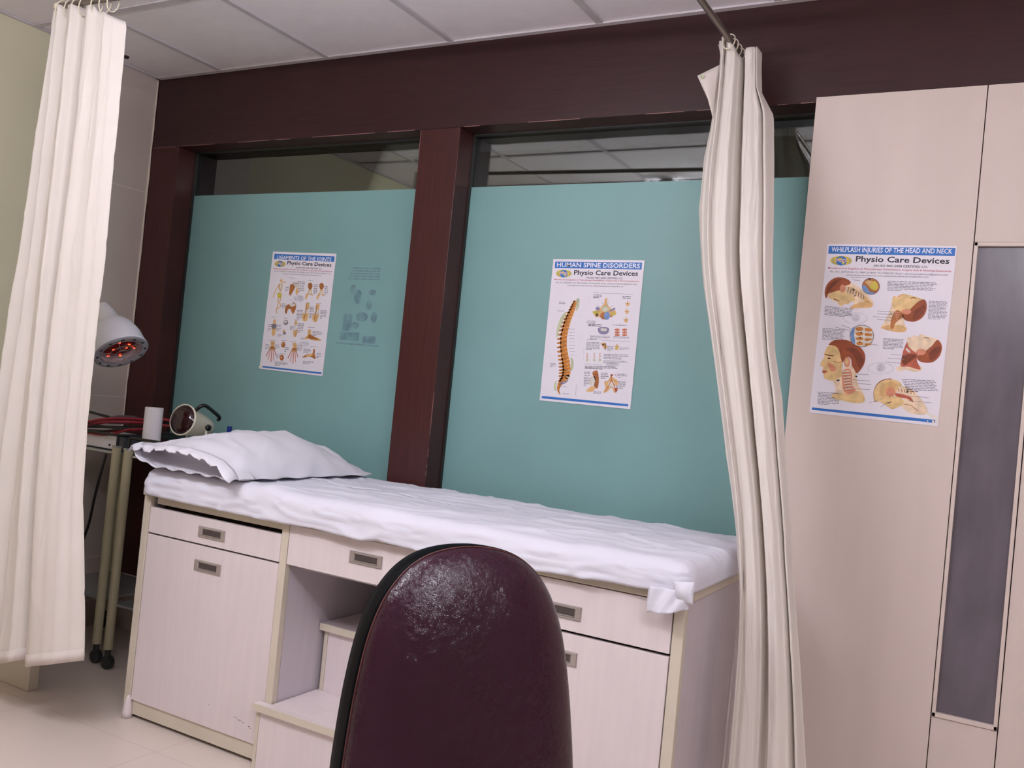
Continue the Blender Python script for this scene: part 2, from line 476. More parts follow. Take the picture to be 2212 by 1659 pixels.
MB().box(-1.284, -.684, CF + .06, CF + .075, .03, .74).build('interior', M['dark_gap'], couch)
MB().box(-1.899, -1.313, CF + .06, CF + .63, .60, .612).build('niche_ceiling', M['side_lam'], couch)
for a, b in ((-2.517, -1.928), (-1.284, -.684)):
    MB().box(a, b, CF + .006, CF + .024, .012, .058).build('plinth', M['edge'], couch, bevel=.001)
MB().lathe([(0, 0), (.018, 0), (.016, .02), (.010, .06), (.004, .075), (0, .075)], 16, Matrix.Translation((-2.522, CF - .004, 0))).build('corner_foot', M['laminate'], couch)
def handle(cx, cz, parent):
    w_, h_ = .0595, .018
    b = MB(); y = CF - .004
    # bevelled plate with an open middle
    iw, ih = .040, .0095
    ov = [(-w_, -h_), (w_, -h_), (w_, h_), (-w_, h_)]; iv = [(-iw, -ih), (iw, -ih), (iw, ih), (-iw, ih)]
    ring = lambda L_, yy: [(cx + a, yy, cz + c) for a, c in L_]
    mid = [(a * .96, c * .88) for a, c in ov]
    V = ring(ov, CF - .0005) + ring(mid, y) + ring([(a * 1.08, c * 1.25) for a, c in iv], y) + ring(iv, CF - .0008)
    F = []
    for r in range(3):
        for k in range(4): F.append((r * 4 + k, r * 4 + (k + 1) % 4, (r + 1) * 4 + (k + 1) % 4, (r + 1) * 4 + k))
    b.add(V, F, 0)
    b.add(ring(iv, CF - .0008), [(0, 1, 2, 3)], 1)
    b.box(cx - iw, cx + iw, CF - .0045, CF - .001, cz - ih - .0005, cz - ih + .0018, 0)
    b.build('handle', [M['nickel'], M['pocket']], parent, recalc=True)
def front(kind, x0, x1, z0, z1, hx, hz):
    f = MB().box(x0, x1, CF, CF + .018, z0, z1).build(kind, M['laminate'], couch, bevel=.0012)
    handle(hx, hz, f); return f
front('drawer', -2.5155, -1.9290, .6205, .7050, -2.222, .660)
dl = front('door', -2.5155, -1.9290, .0600, .6150, -2.225, .552)
front('drawer', -1.8985, -1.3140, .6195, .7395, -1.604, .684)
front('drawer', -1.2830, -.6865, .6165, .7380, -.980, .663)
front('door', -1.2830, -.6865, .0600, .6090, -.980, .549)
sc = MB()
for x, z, ww, hh in ((-2.03, .116, .012, .0014), (-2.012, .113, .008, .001), (-1.985, .107, .006, .0018), (-1.978, .104, .005, .001), (-2.16, .130, .002, .002), (-2.05, .121, .02, .0004)):
    sc.box(x, x + ww, CF - .0004, CF + .001, z, z + hh)
sc.build('scuff_mark', M['dark_gap'], dl)

# step stool in the niche
st = thing('step_stool', 'white laminate two-tread step stool pushed into the couch niche', 'step stool', (-1.61, 2.4, 0))
b = MB(); b.box(-1.945, -1.268, 2.088, 2.1165, .178, .198); b.box(-1.8965, -1.3155, 2.1165, 2.335, .178, .198)
b.build('tread', [M['laminate']], st, bevel=.0015)
MB().box(-1.9455, -1.2675, 2.0850, 2.0878, .1775, .1982).build('edge_strip', M['edge'], st)
MB().box(-1.925, -1.288, 2.101, 2.1165, 0, .1775).build('riser', M['laminate'], st, bevel=.001)
MB().box(-1.938, -1.9255, 2.099, 2.1165, 0, .1775).build('edge_strip', M['edge'], st, bevel=.001)
b = MB(); b.box(-1.8965, -1.3155, 2.305, 2.575, .391, .412)
b.build('tread', [M['laminate']], st, bevel=.0015)
MB().box(-1.8968, -1.3152, 2.3022, 2.3048, .3905, .4122).build('edge_strip', M['edge'], st)
MB().box(-1.872, -1.3155, 2.318, 2.334, .198, .3905).build('riser', M['laminate'], st, bevel=.001)
MB().box(-1.8865, -1.8725, 2.316, 2.56, .198, .3905).build('side_panel', M['edge'], st, bevel=.001)

# ================================================================== BED SHEET
def build_sheet():
    ztop = .835
    R = .042
    cx0, cx1, cy0, cy1 = -2.540 + R, -.640 - R, 2.090 + R, 2.785 - R
    per = []           # (core point, direction)
    nx, ny, nc = 260, 60, 12
    for i in range(nx): per.append(((cx0 + (cx1 - cx0) * i / nx, cy0), (0, -1)))
    for i in range(nc): a = -PI / 2 + PI / 2 * i / nc; per.append(((cx1, cy0), (math.cos(a), math.sin(a))))
    for i in range(ny): per.append(((cx1, cy0 + (cy1 - cy0) * i / ny), (1, 0)))
    for i in range(nc): a = PI / 2 * i / nc; per.append(((cx1, cy1), (math.cos(a), math.sin(a))))
    for i in range(nx): per.append(((cx1 - (cx1 - cx0) * i / nx, cy1), (0, 1)))
    for i in range(nc): a = PI / 2 + PI / 2 * i / nc; per.append(((cx0, cy1), (math.cos(a), math.sin(a))))
    for i in range(ny): per.append(((cx0, cy1 - (cy1 - cy0) * i / ny), (-1, 0)))
    for i in range(nc): a = PI + PI / 2 * i / nc; per.append(((cx0, cy0), (math.cos(a), math.sin(a))))
    bottom_front = [(-2.53, .749), (-2.47, .748), (-2.22, .745), (-1.9, .744), (-1.79, .748), (-1.68, .744), (-1.6, .742), (-1.55, .750), (-1.46, .745), (-1.37, .749), (-1.03, .755), (-.87, .762), (-.74, .764), (-.63, .765)]
    def top_z(x, y):
        z = ztop
        # long shallow creases running along the couch plus finer crumples
        z += .0035 * noise.noise(Vector((x * 1.6, y * 9, 3.1)))
        z += .0035 * noise.noise(Vector((x * 4 + y * 3, y * 14, 7.7)))
        c = noise.noise(Vector((x * 3.0 - y * 2, y * 7 + x, 1.3)))
        z += .006 * max(0, 1 - abs(c) * 6)
        c = noise.noise(Vector((x * 5.0 + 4, y * 12 - x * 2, 5.3)))
        z += .003 * max(0, 1 - abs(c) * 7)
        c = noise.noise(Vector((x * 9.0 - 3, y * 9 + x * 6, 2.3)))
        z += .0012 * max(0, 1 - abs(c) * 8)
        # two pulled folds fanning from the front edge
        for ax_, ay_, bx_, by_, am in ((-1.30, 2.11, -.80, 2.32, .008), (-1.25, 2.18, -.72, 2.50, .007), (-1.75, 2.12, -1.30, 2.28, .007), (-2.05, 2.10, -1.86, 2.20, .009), (-1.9, 2.45, -1.2, 2.6, .006)):
            ex, ey = bx_ - ax_, by_ - ay_; ll = ex * ex + ey * ey
            tt = min(1, max(0, ((x - ax_) * ex + (y - ay_) * ey) / ll))
            dd = math.hypot(x - ax_ - ex * tt, y - ay_ - ey * tt)
            z += am * math.sin(PI * min(1, tt * .9 + .1)) * math.exp(-(dd / .016) ** 2)
        # raised ridge at the back edge
        z += .010 * math.exp(-((x + 1.5) / .13) ** 2) * math.exp(-((y - 2.76) / .04) ** 2)
        z -= .022 * smooth_tab([(-2.1, 1), (-1.7, .5), (-1.3, 0)], x) * 0
        return z
    NR, NS = 34, 16
    rows = []
    icx, icy = (cx0 + cx1) / 2, (cy0 + cy1) / 2
    # inner rings: shrink the perimeter to a central line
    for k in range(NR):
        f = k / (NR)
        row = []
        for (px, py), d in per:
            sx = cx0 + .30 + (cx1 - cx0 - .60) * (px - cx0) / (cx1 - cx0)
            x = sx + (px - sx) * f; y = icy + (py - icy) * (0.002 + .998 * f)
            row.append((x, y, top_z(x, y)))
        rows.append(row)
    for k in range(NS + 1):
        row = []
        for (px, py), d in per:
            bz = .768
            front_ = max(0, -d[1]); right = max(0, d[0])
            if front_ > 0: bz = lerp_tab(bottom_front, px) if front_ > .99 else bz + (lerp_tab(bottom_front, px) - bz) * front_
            if d[0] > .3: bz = .7695
            if d[0] < -.3: bz = .752
            if d[1] > .5: bz = .80
            L_ = R * PI / 2 + (ztop - R - bz)
            s_ = L_ * k / NS
            if s_ < R * PI / 2:
                a = s_ / R; r = R * math.sin(a); z = top_z(px, py) - R * (1 - math.cos(a))
            else:
                r = R; z = top_z(px, py) * (1 - (s_ - R * PI / 2) / (L_ - R * PI / 2)) + ztop * (s_ - R * PI / 2) / (L_ - R * PI / 2) - R - (s_ - R * PI / 2)
            wob = .0
            if d[1] < -.5:
                q = k / NS
                wob = (.004 * noise.noise(Vector((px * 9, q * 2.2, 2))) + .006 * max(0, 1 - abs(noise.noise(Vector((px * 5 + q * 2, q * 3 - px * 1.5, 9)))) * 7)) * math.sin(min(1, q * 1.4) * PI / 2)
                wob += .004 * q * noise.noise(Vector((px * 16, 0, 4)))
            row.append((px + d[0] * (r + wob), py + d[1] * (r + wob), z))
        rows.append(row)
    b = MB(); b.grid(rows, close=True)
    o = b.build('bed_sheet', M['sheet'], solid=.0015, recalc=True)
    tag(o, 'crumpled white cotton bed sheet tucked over the mattress on the couch cabinet', 'bed sheet')
    # loose corner hanging over the front right drawer
    rows = []
    for i in range(15):
        v = i / 14; row = []
        for j in range(17):
            u = j / 16
            x = -.737 + (.110 - .012 * v) * u
            zt = .777 + .004 * u; zb = .714 + .016 * u + .022 * max(0, u - .62)
            z = zt + (zb - zt) * v
            y = 2.078 - .010 * math.sin(u * PI) * v - .012 * abs(math.sin(u * 2.6 * PI + v * 2)) * (1 - .5 * v) + .006 * v * math.cos(u * 7)
            if u > .75: y -= .006 * (u - .75) * 4 * (1 - v)
            row.append((x, y, z))
        rows.append(row)
    MB().grid(rows).build('hanging_corner', M['sheet'], o, solid=.0015)
    rows = []
    for i in range(9):
        v = i / 8; row = []
        for j in range(9):
            u = j / 8
            x = -.675 + .050 * u; z = .800 - .052 * v + .006 * u
            y = 2.066 - .014 * math.sin(v * PI) * math.sin(u * PI * .9 + .3) + .022 * v * (1 - u)
            row.append((x, y, z))
        rows.append(row)
    MB().grid(rows).build('folded_corner', M['sheet'], o, solid=.0015)
    return o
build_sheet()

# ================================================================== PILLOW
def build_pillow():
    xc, hw = -2.335, .235
    y0, y1 = 2.085, 2.765
    nU, nV = 44, 52
    base = .845
    def Hf(u, v):
        prof = max(0.0, 1 - abs(u) ** 2.3) ** .62
        along = smooth_tab([(0, .56), (.12, .76), (.36, .98), (.6, 1.0), (.8, .72), (.92, .36), (1, .04)], v)
        return .128 * prof * along
    def wr(x, y):
        c = noise.noise(Vector((x * 5 - y * 4, y * 5, 3)))
        d = noise.noise(Vector((x * 9, y * 7 + x * 6, 8)))
        return .006 * max(0, 1 - abs(c) * 7) + .004 * max(0, 1 - abs(d) * 6) + .004 * noise.noise(Vector((x * 11, y * 11, 0)))
    top, bot = [], []
    for j in range(nV + 1):
        v = j / nV; rt, rb = [], []
        y = y0 + (y1 - y0) * v
        for i in range(nU + 1):
            u = -1 + 2 * i / nU
            pin = 1 - .05 * math.sin(v * PI)
            x = xc + hw * u * pin + .006 * math.sin(y * 40) * (abs(u) > .97) + .03 * (1 - v) * 0
            lift = .016 * (1 - abs(u)) * 0
            lowf = .004 * math.sin(y * 55) * (abs(u) > .9)
            zb = base + .002 + lowf * .4 + (.012 if u < -.9 else 0)
            # left tip curls up at the front
            zb += .030 * max(0, (-u - .55) / .45) * max(0, 1 - v * 3)
            rt.append((x, y, zb + .004 + Hf(u, v) + wr(x, y) * min(1, Hf(u, v) * 12 + .15)))
            rb.append((x, y, zb))
        top.append(rt); bot.append(rb)
    t = thing('pillow', 'plump white pillow in a cotton case at the head of the couch', 'pillow', (xc, 2.42, base))
    b = MB(); b.grid(top); b.grid(bot)
    n = nU + 1
    # seams down both long sides and the far end
    b.grid([[top[j][0] for j in range(nV + 1)], [bot[j][0] for j in range(nV + 1)]])
    b.grid([[top[j][-1] for j in range(nV + 1)], [bot[j][-1] for j in range(nV + 1)]])
    b.grid([top[-1], bot[-1]])
    # recessed stuffed face inside the open end of the case
    rows = []
    for k in range(7):
        q = k / 6; rows.append([(a[0], a[1] + -0 + .075 * math.sin(q * PI), a[2] + (c[2] - a[2]) * q) for a, c in zip(top[0], bot[0])])
    b.grid(rows)
    b.build('cushion', M['pillow'], t)
    # open hem of the case projecting past the stuffing, wavy edge
    rows = []
    for k in range(6):
        q = k / 5; r = []
        for i in range(nU + 1):
            u = -1 + 2 * i / nU
            a = top[0][i]
            r.append((a[0] + .012 * q * u, a[1] - (.040 + .012 * u) * q + .004 * math.sin(i * 1.3) * q, a[2] + .0015 - .016 * q * q + .005 * q * math.sin(i * 1.15 + .7) + .003 * q * math.sin(i * 2.3)))
        rows.append(r)
    MB().grid(rows).build('case_hem', M['pillow'], t, solid=.0015)
    rows = []
    for k in range(5):
        q = k / 4; r = []
        for i in range(nU + 1):
            u = -1 + 2 * i / nU
            a = bot[0][i]
            r.append((a[0] + .010 * q * u, a[1] - .022 * q, a[2] + .002 + .004 * q * math.sin(i * .9)))
        rows.append(r)
    MB().grid(rows).build('lower_hem', M['pillow'], t, solid=.0015)
build_pillow()

# ================================================================== CURTAINS
def curtain_mesh(L, R, yc, folds, z0f, z1f, nz=110, ns=150, seed=0, amp=1.0, drift=0.0, ytop=None, fade=None):
    rows = []
    for i in range(nz + 1):
        q = i / nz; row = []
        for j in range(ns + 1):
            s = j / ns
            zt, zb = z1f(s), z0f(s)
            z = zt + (zb - zt) * q
            xl, xr = lerp_tab(L, z), lerp_tab(R, z)
            zs_ = [z + d for d in (-.28, -.2, -.1, 0, .1, .2, .28)]
            al, ar = sum(lerp_tab(L, q_) for q_ in zs_) / 7, sum(lerp_tab(R, q_) for q_ in zs_) / 7
            e = abs(2 * s - 1) ** 3
            s2 = min(1, max(0, s + .006 * math.sin(z * 2 + 5 * s + seed) * math.sin(s * PI)))
            x = (al + (ar - al) * s2) * (1 - e) + (xl + (xr - xl) * s2) * e
            y = (yc(z) if callable(yc) else yc) + amp * smooth_tab(folds, s) * (1 + .25 * math.sin(z * 2.1 + s * 9))
            y += .006 * noise.noise(Vector((s * 7, z * 1.4, seed))) + drift * s
            c = noise.noise(Vector((s * 6 + z * 2, z * 4.5 - s * 4, seed + 5)))
            y -= .0022 * max(0, 1 - abs(c) * 9)
            x += .002 * noise.noise(Vector((s * 5, z * 3, seed + 2)))
            row.append((x, y, z))
        rows.append(row)
    return rows
def ring_at(b, c, ax, r=.021, t=.0022, tilt=0):
    """curtain ring around a rod running along ax"""
    c = Vector(c); ax = Vector(ax).normalized(); up = Vector((0, 0, 1)); sd = ax.cross(up).normalized()
    n = 24
    P_ = []
    for k in range(n + 1):
        a = 2 * PI * k / n
        P_.append(c + sd * (r * math.cos(a)) + up * (r * 1.45 * math.sin(a)) + ax * (tilt * math.sin(a)))
    b.tube(P_, t, 7, caps=False)

# right hand curtain
RCL = [(.25, -.624), (.28, -.624), (.393, -.622), (.515, -.619), (.651, -.611), (.778, -.611), (.812, -.619), (.884, -.632), (.994, -.658), (1.085, -.683), (1.164, -.699), (1.238, -.717), (1.385, -.751), (1.51, -.782), (1.64, -.815), (1.769, -.849), (1.94, -.873), (2.033, -.876), (2.152, -.881), (2.244, -.882), (2.283, -.883), (2.317, -.894)]
RCR = [(.25, -.393), (.341, -.407), (.588, -.443), (.836, -.485), (.897, -.492), (1.019, -.512), (1.134, -.532), (1.253, -.55), (1.371, -.579), (1.515, -.597), (1.697, -.626), (2.077, -.699), (2.155, -.746), (2.226, -.758), (2.32, -.768)]
RCY = [(1.45, 2.4), (1.525, 2.401), (1.601, 2.414), (1.682, 2.44), (1.766, 2.475), (1.854, 2.515), (1.945, 2.555), (2.038, 2.593), (2.132, 2.624), (2.223, 2.644), (2.31, 2.65)]
folds_r = [(0, .03), (.09, -.002), (.2, -.028), (.222, -.016), (.32, -.026), (.44, -.024), (.50, -.012), (.53, .022), (.59, .012), (.64, -.016), (.74, -.018), (.85, -.008), (.885, .018), (.93, -.002), (1, .03)]
cr_ = thing('curtain', 'cream privacy curtain bunched up at the foot of the couch, right of the windows', 'curtain', (-.6, 2.4, .25), 'cream cubicle curtains')
rows = curtain_mesh(RCL, RCR, lambda z: lerp_tab(RCY, z), folds_r, lambda s: .25, lambda s: smooth_tab([(0, 2.317), (.3, 2.306), (.42, 2.280), (.5, 2.258), (.6, 2.262), (.66, 2.279), (1, 2.285)], s), seed=1, amp=1.3)
MB().grid(rows).build('cloth', M['curtain'], cr_, solid=.0012)
# stitched hem standing on the front fold
rows2 = [[(p[0] - .0015, p[1] - .004, p[2]), (p[0] + .004, p[1] - .006, p[2])] for p in [r[30] for r in rows]]
MB().grid(rows2).build('side_hem', M['hem'], cr_, solid=.001)
# loose top corner folded out to the left
rows = []
for i in range(10):
    v = i / 9; row = []
    for j in range(10):
        u = j / 9
        # quad: inner top (-.800,2.150) -> outer tip (-.852,2.112) -> lower (-.806,2.036)
        a = Vector((-.862, 2.615, 2.226)).lerp(Vector((-.920, 2.595, 2.191)), u)
        c = Vector((-.862, 2.60, 2.06)).lerp(Vector((-.876, 2.59, 2.112)), u)
        p = a.lerp(c, v); p.y -= .012 * math.sin(u * PI) * math.sin(v * PI) + .006
        row.append(tuple(p))
    rows.append(row)
MB().grid(rows).build('loose_corner', M['hem'], cr_, solid=.001)
MB().lathe([(0, -.001), (.006, -.001), (.006, .001), (.003, .0015), (.003, 0)], 14, axis_mat((-.903, 2.584, 2.185), (0, -1, 0.001))).build('eyelet', M['p_green'], cr_)

# left hand curtain
LCL = [(.1, -3.03), (.6, -3.015), (1.037, -2.997), (1.371, -2.978), (1.488, -2.962), (1.913, -2.947), (2.202, -2.919), (2.34, -2.912)]
LCR = [(.1, -2.44), (.257, -2.451), (.382, -2.467), (.71, -2.525), (.758, -2.533), (1.0, -2.545), (1.302, -2.552), (1.493, -2.547), (1.718, -2.556), (2.036, -2.562), (2.249, -2.571), (2.29, -2.604), (2.34, -2.61)]
folds_l = [(0, .03), (.06, -.018), (.13, .008), (.2, -.022), (.28, .006), (.36, -.018), (.46, -.026), (.50, -.012), (.545, .07), (.575, .02), (.60, -.018), (.66, -.026), (.76, -.018), (.84, -.014), (.92, -.002), (1, .012)]
cl_ = thing('curtain', 'cream privacy curtain hanging at the left edge beside the head of the couch', 'curtain', (-2.75, 1.86, .17), 'cream cubicle curtains')
rows = curtain_mesh(LCL, LCR, 1.86, folds_l,
                    lambda s: lerp_tab([(0, .17), (.30, .158), (.44, .182), (.50, .196), (.56, .196), (.62, .192), (.7, .208), (1, .254)], s),
                    lambda s: lerp_tab([(0, 2.330), (.12, 2.327), (.3, 2.318), (.5, 2.308), (.72, 2.302), (.76, 2.285), (.86, 2.279), (.9, 2.27), (1, 2.255)], s), seed=4, amp=1.35)
MB().grid(rows).build('cloth', M['curtain'], cl_, solid=.0012)
hm = [[(p[0], p[1] - .0022, p[2]), (q_[0], q_[1] - .0022, q_[2])] for p, q_ in zip(rows[-1], rows[-3])]
MB().grid(hm).build('bottom_hem', M['hem'], cl_, solid=.0008)

# rods
rr = thing('curtain_rod', 'thin steel curtain rod running to the wooden beam over the foot of the couch', 'curtain rod', (-.84, 2.3, 2.30), 'steel curtain rods')
MB().tube([(-.836, 1.868, 2.292), (-.838, 2.797, 2.300)], .0095, 14).build('rod', M['rod'], rr)
MB().lathe([(0, 0), (.024, 0), (.024, .004), (.012, .012), (0, .012)], 20, axis_mat((-.838, 2.7985, 2.300), (0, -1, 0))).build('wall_flange', M['rod'], rr)
MB().tube([(-.836, 1.96, 2.302), (-.836, 1.96, H - .001)], .005, 10).build('ceiling_hanger', M['rod'], rr)
rl = thing('curtain_rod', 'thin steel curtain rod crossing the ceiling corner above the left curtain', 'curtain rod', (-2.0, 1.84, 2.3), 'steel curtain rods')
b = MB(); b.tube([(-2.875, 1.845, 2.326), (-.836, 1.86, 2.285)], .0095, 14)
b.build('rod', M['rod'], rl)
MB().lathe([(0, 0), (.0125, 0), (.0125, .018), (0, .018)], 16, axis_mat((-2.872, 1.845, 2.326), (-1, 0, 0.02))).build('end_cap', M['ring'], rl)
MB().tube([(-2.70, 1.846, 2.332), (-2.70, 1.846, H - .001)], .005, 10).build('ceiling_hanger', M['rod'], rl)
MB().tube([(-1.3, 1.857, 2.302), (-1.3, 1.857, H - .001)], .005, 10).build('ceiling_hanger', M['rod'], rl)
# rings: each is a thing
def ring(c, ax, lab, grp, rad=.021, tilt=0.0):
    b = MB(); ring_at(b, c, ax, rad, .0021, tilt)
    tag(b.build('curtain_ring', M['ring']), lab, 'curtain ring', grp)
for i, y in enumerate((2.60, 2.635, 2.675, 2.71, 2.745)):
    ring((-.837, y, 2.290), (0, 1, 0), 'ivory plastic ring on the rod above the right curtain', 'rings of the right curtain', .0175, tilt=.010)
for i, x in enumerate((-2.86, -2.815, -2.78, -2.74, -2.70 + .02, -2.64, -2.60)):
    z = 2.326 - (x + 2.875) * .0203
    ring((x, 1.846, z - .014), (1, 0, 0), 'ivory plastic ring on the rod above the left curtain', 'rings of the left curtain', .0205, tilt=.008)

# ================================================================== LOW PARTITION behind the left curtain
o = MB().box(XL + .002, -2.945, 2.04, 2.078, 0, .62).build('low_partition', M['edge'], bevel=.003)
tag(o, 'low cream board standing on the floor behind the left curtain', 'partition')

# ================================================================== TROLLEYS
def trolley(label, x0, x1, y0, y1, rot=0.0, zs=.825):
    t = thing('trolley', label, 'trolley', (x0, y0, 0), 'cream tube instrument trolleys')
    def T(x, y, z):   # local -> room, turned about the front corner
        c, s = math.cos(rot), math.sin(rot); dx, dy = x - x0, y - y0
        return (x0 + dx * c - dy * s, y0 + dx * s + dy * c, z)
    for x in (x0, x1):
        for y in (y0, y1):
            lg = MB(); lg.tube([T(x, y, .075), T(x, y, .842)], .0175, 20)
            l_ = lg.build('leg', M['trolley'], t)
            cp = MB(); cp.tube([T(x, y, .842), T(x, y, .848)], .020, 20); cp.build('cap', M['steel_shelf'], l_)
            ca = MB(); ca.tube([T(x, y, .05), T(x, y, .076)], .011, 12)
            ca.tube([T(x + .005, y - .011, .0255), T(x + .005, y + .011, .0255)], .025, 18)
            ca.build('castor', M['castor'], l_)
    for nm, z in (('upper_shelf', zs), ('lower_shelf', .25)):
        b = MB(); V = [T(*p) for p in ((x0 - .0, y0 - .0, z - .008), (x1, y0, z - .008), (x1, y1, z - .008), (x0, y1, z - .008), (x0, y0, z), (x1, y0, z), (x1, y1, z), (x0, y1, z))]
        b.add(V, [(0, 3, 2, 1), (4, 5, 6, 7), (0, 1, 5, 4), (1, 2, 6, 5), (2, 3, 7, 6), (3, 0, 4, 7)])
        b.build(nm, M['steel_shelf'], t)
    r = MB(); zr = .888
    for x in (x0, x1):
        for y in (y0, y1): r.tube([T(x, y, .846), T(x, y, zr)], .0055, 8)
    r.tube([T(x0, y0, zr), T(x1, y0, zr)], .0055, 8); r.tube([T(x0, y0, zr), T(x0, y1, zr)], .0055, 8)
    r.tube([T(x1, y0, zr), T(x1, y1, zr)], .0055, 8); r.tube([T(x0, y1, zr), T(x1, y1, zr)], .0055, 8)
    r.build('guard_rail', M['black'], t)
    return t
trolley('cream tube trolley in the left corner carrying cables and a white box', -3.46, -3.073, 2.40, 2.74, 0.0, zs=.822)
trolley('cream tube trolley between the corner trolley and the head of the couch', -2.985, -2.665, 2.385, 2.71, math.radians(4), zs=.822)
ZS = .8225
o = thing('stimulator_box', 'white electrotherapy box under the cables on the corner trolley', 'medical device', (-3.2, 2.5, ZS))
MB().box(-3.36, -3.112, 2.425, 2.60, ZS + .004, ZS + .058).build('case', M['white_case'], o, bevel=.004)
f_ = MB()
for x in (-3.345, -3.135):
    for y in (2.44, 2.585): f_.tube([(x, y, ZS), (x, y, ZS + .0045)], .008, 10)
f_.build('foot', M['black'], o)
MB().tube([(-3.15, 2.4252, ZS + .02), (-3.15, 2.4225, ZS + .02)], .005, 12).build('socket', M['black'], o)
o = thing('power_adapter', 'dark grey box between the two trolley posts', 'adapter', (-3.09, 2.49, ZS))
MB().box(-3.106, -3.076, 2.43, 2.56, ZS, ZS + .060).build('case', M['grey_dark'], o, bevel=.004)
# paper roll
rm = Matrix.Translation((-2.932, 2.440, ZS))
b = MB(); b.lathe([(.0135, 0), (.0335, 0), (.034, .002), (.034, .188), (.0335, .190), (.0135, .190), (.0135, 0)], 40, rm)
tag(b.build('paper_roll', M['paper']), 'tall white paper roll standing on the trolley beside the pillow', 'paper roll')

# cables
cb = thing('cable_bundle', 'tangle of red and black electrode cables heaped over the white box', 'cables', (-3.2, 2.5, ZS + .06))
def spline(pts, n=10):
    P_ = [Vector(p) for p in pts]; P_ = [P_[0] * 2 - P_[1]] + P_ + [P_[-1] * 2 - P_[-2]]; out = []
    for i in range(1, len(P_) - 2):
        for k in range(n):
            t = k / n; a, b_, c, d = P_[i - 1], P_[i], P_[i + 1], P_[i + 2]
            out.append(.5 * ((2 * b_) + (c - a) * t + (2 * a - 5 * b_ + 4 * c - d) * t * t + (3 * b_ - a - 3 * c + d) * t ** 3))
    out.append(P_[-2]); return out
zc = ZS + .062
specs = [('red', [(-3.44, 2.50, zc + .03), (-3.30, 2.46, zc + .035), (-3.16, 2.50, zc + .055), (-3.04, 2.56, zc + .075), (-2.95, 2.62, zc + .07)], .006),
         ('red', [(-3.40, 2.44, zc + .005), (-3.30, 2.42, zc + .02), (-3.20, 2.44, zc + .045), (-3.09, 2.50, zc + .055), (-2.98, 2.60, zc + .05)], .006),
         ('red', [(-3.42, 2.43, zc + .0), (-3.33, 2.405, zc - .002), (-3.22, 2.42, zc + .004), (-3.10, 2.45, zc + .022), (-2.99, 2.52, zc + .045)], .0055),
         ('black', [(-3.46, 2.55, zc + .065), (-3.32, 2.52, zc + .06), (-3.18, 2.53, zc + .05), (-3.08, 2.56, zc + .06), (-2.98, 2.64, zc + .07)], .0055),
         ('black', [(-3.44, 2.46, zc + .035), (-3.34, 2.42, zc + .032), (-3.22, 2.43, zc + .026), (-3.12, 2.47, zc + .028), (-3.03, 2.54, zc + .032)], .005),
         ('red', [(-3.36, 2.415, zc + .006), (-3.29, 2.40, zc + .03), (-3.21, 2.425, zc + .055), (-3.12, 2.49, zc + .068), (-3.02, 2.56, zc + .066)], .0055),
         ('black', [(-3.38, 2.41, zc - .012), (-3.28, 2.405, zc + .004), (-3.18, 2.42, zc + .012), (-3.09, 2.43, zc + .03)], .004),
         ('red', [(-3.40, 2.405, zc + .020), (-3.33, 2.40, zc + .0), (-3.26, 2.41, zc - .006), (-3.16, 2.42, zc - .002), (-3.07, 2.45, zc + .03)], .0045)]
for c_, pts, r_ in specs:
    b = MB(); b.tube(spline(pts), r_, 8); b.build('cable', M[c_], cb)
b = MB(); b.tube(spline([(-3.27, 2.50, zc + .045), (-3.2, 2.50, zc + .056), (-3.13, 2.52, zc + .064)]), [.014 + .005 * math.sin(k * .15) for k in range(21)], 10)
b.build('plug', M['grey_dark'], cb)
b = MB(); b.tube(spline([(-3.12, 2.39, .812), (-3.15, 2.395, .72), (-3.19, 2.41, .62), (-3.25, 2.44, .5), (-3.33, 2.46, .36), (-3.40, 2.5, .262)]), .0055, 8)
b.build('cord', M['black'], cb)
b = MB(); b.tube([(-2.775, 2.685, ZS), (-2.775, 2.685, ZS + .08), (-2.775, 2.685, ZS + .0801), (-2.775, 2.685, ZS + .138)], [.0075, .0075, .0095, .0095], 14)
tag(b.build('marker_pen', M['blue_cap']), 'small blue-capped pen standing behind the pillow', 'pen')

# ================================================================== INFRARED LAMPS
ax = Vector((.615, -.010, -.789)).normalized()
c0 = Vector((-2.862, 2.205, 1.187 + .034))       # centre of the rim
lp = thing('infrared_lamp', 'white cone-shaped infrared lamp head glowing red, hanging out beside the left curtain', 'lamp', (-3.2, 2.3, .84), 'infrared therapy lamps')
m4 = axis_mat(c0, ax)
prof = [(.0, -.205), (.014, -.205), (.018, -.202), (.032, -.16), (.043, -.125), (.060, -.108), (.076, -.085), (.088, -.045), (.093, 0.0), (.096, .006), (.094, .010), (.086, .006), (.080, -.04), (.05, -.09), (0, -.10)]
MB().lathe(prof, 48, m4).build('housing', M['lamp_white'], lp)
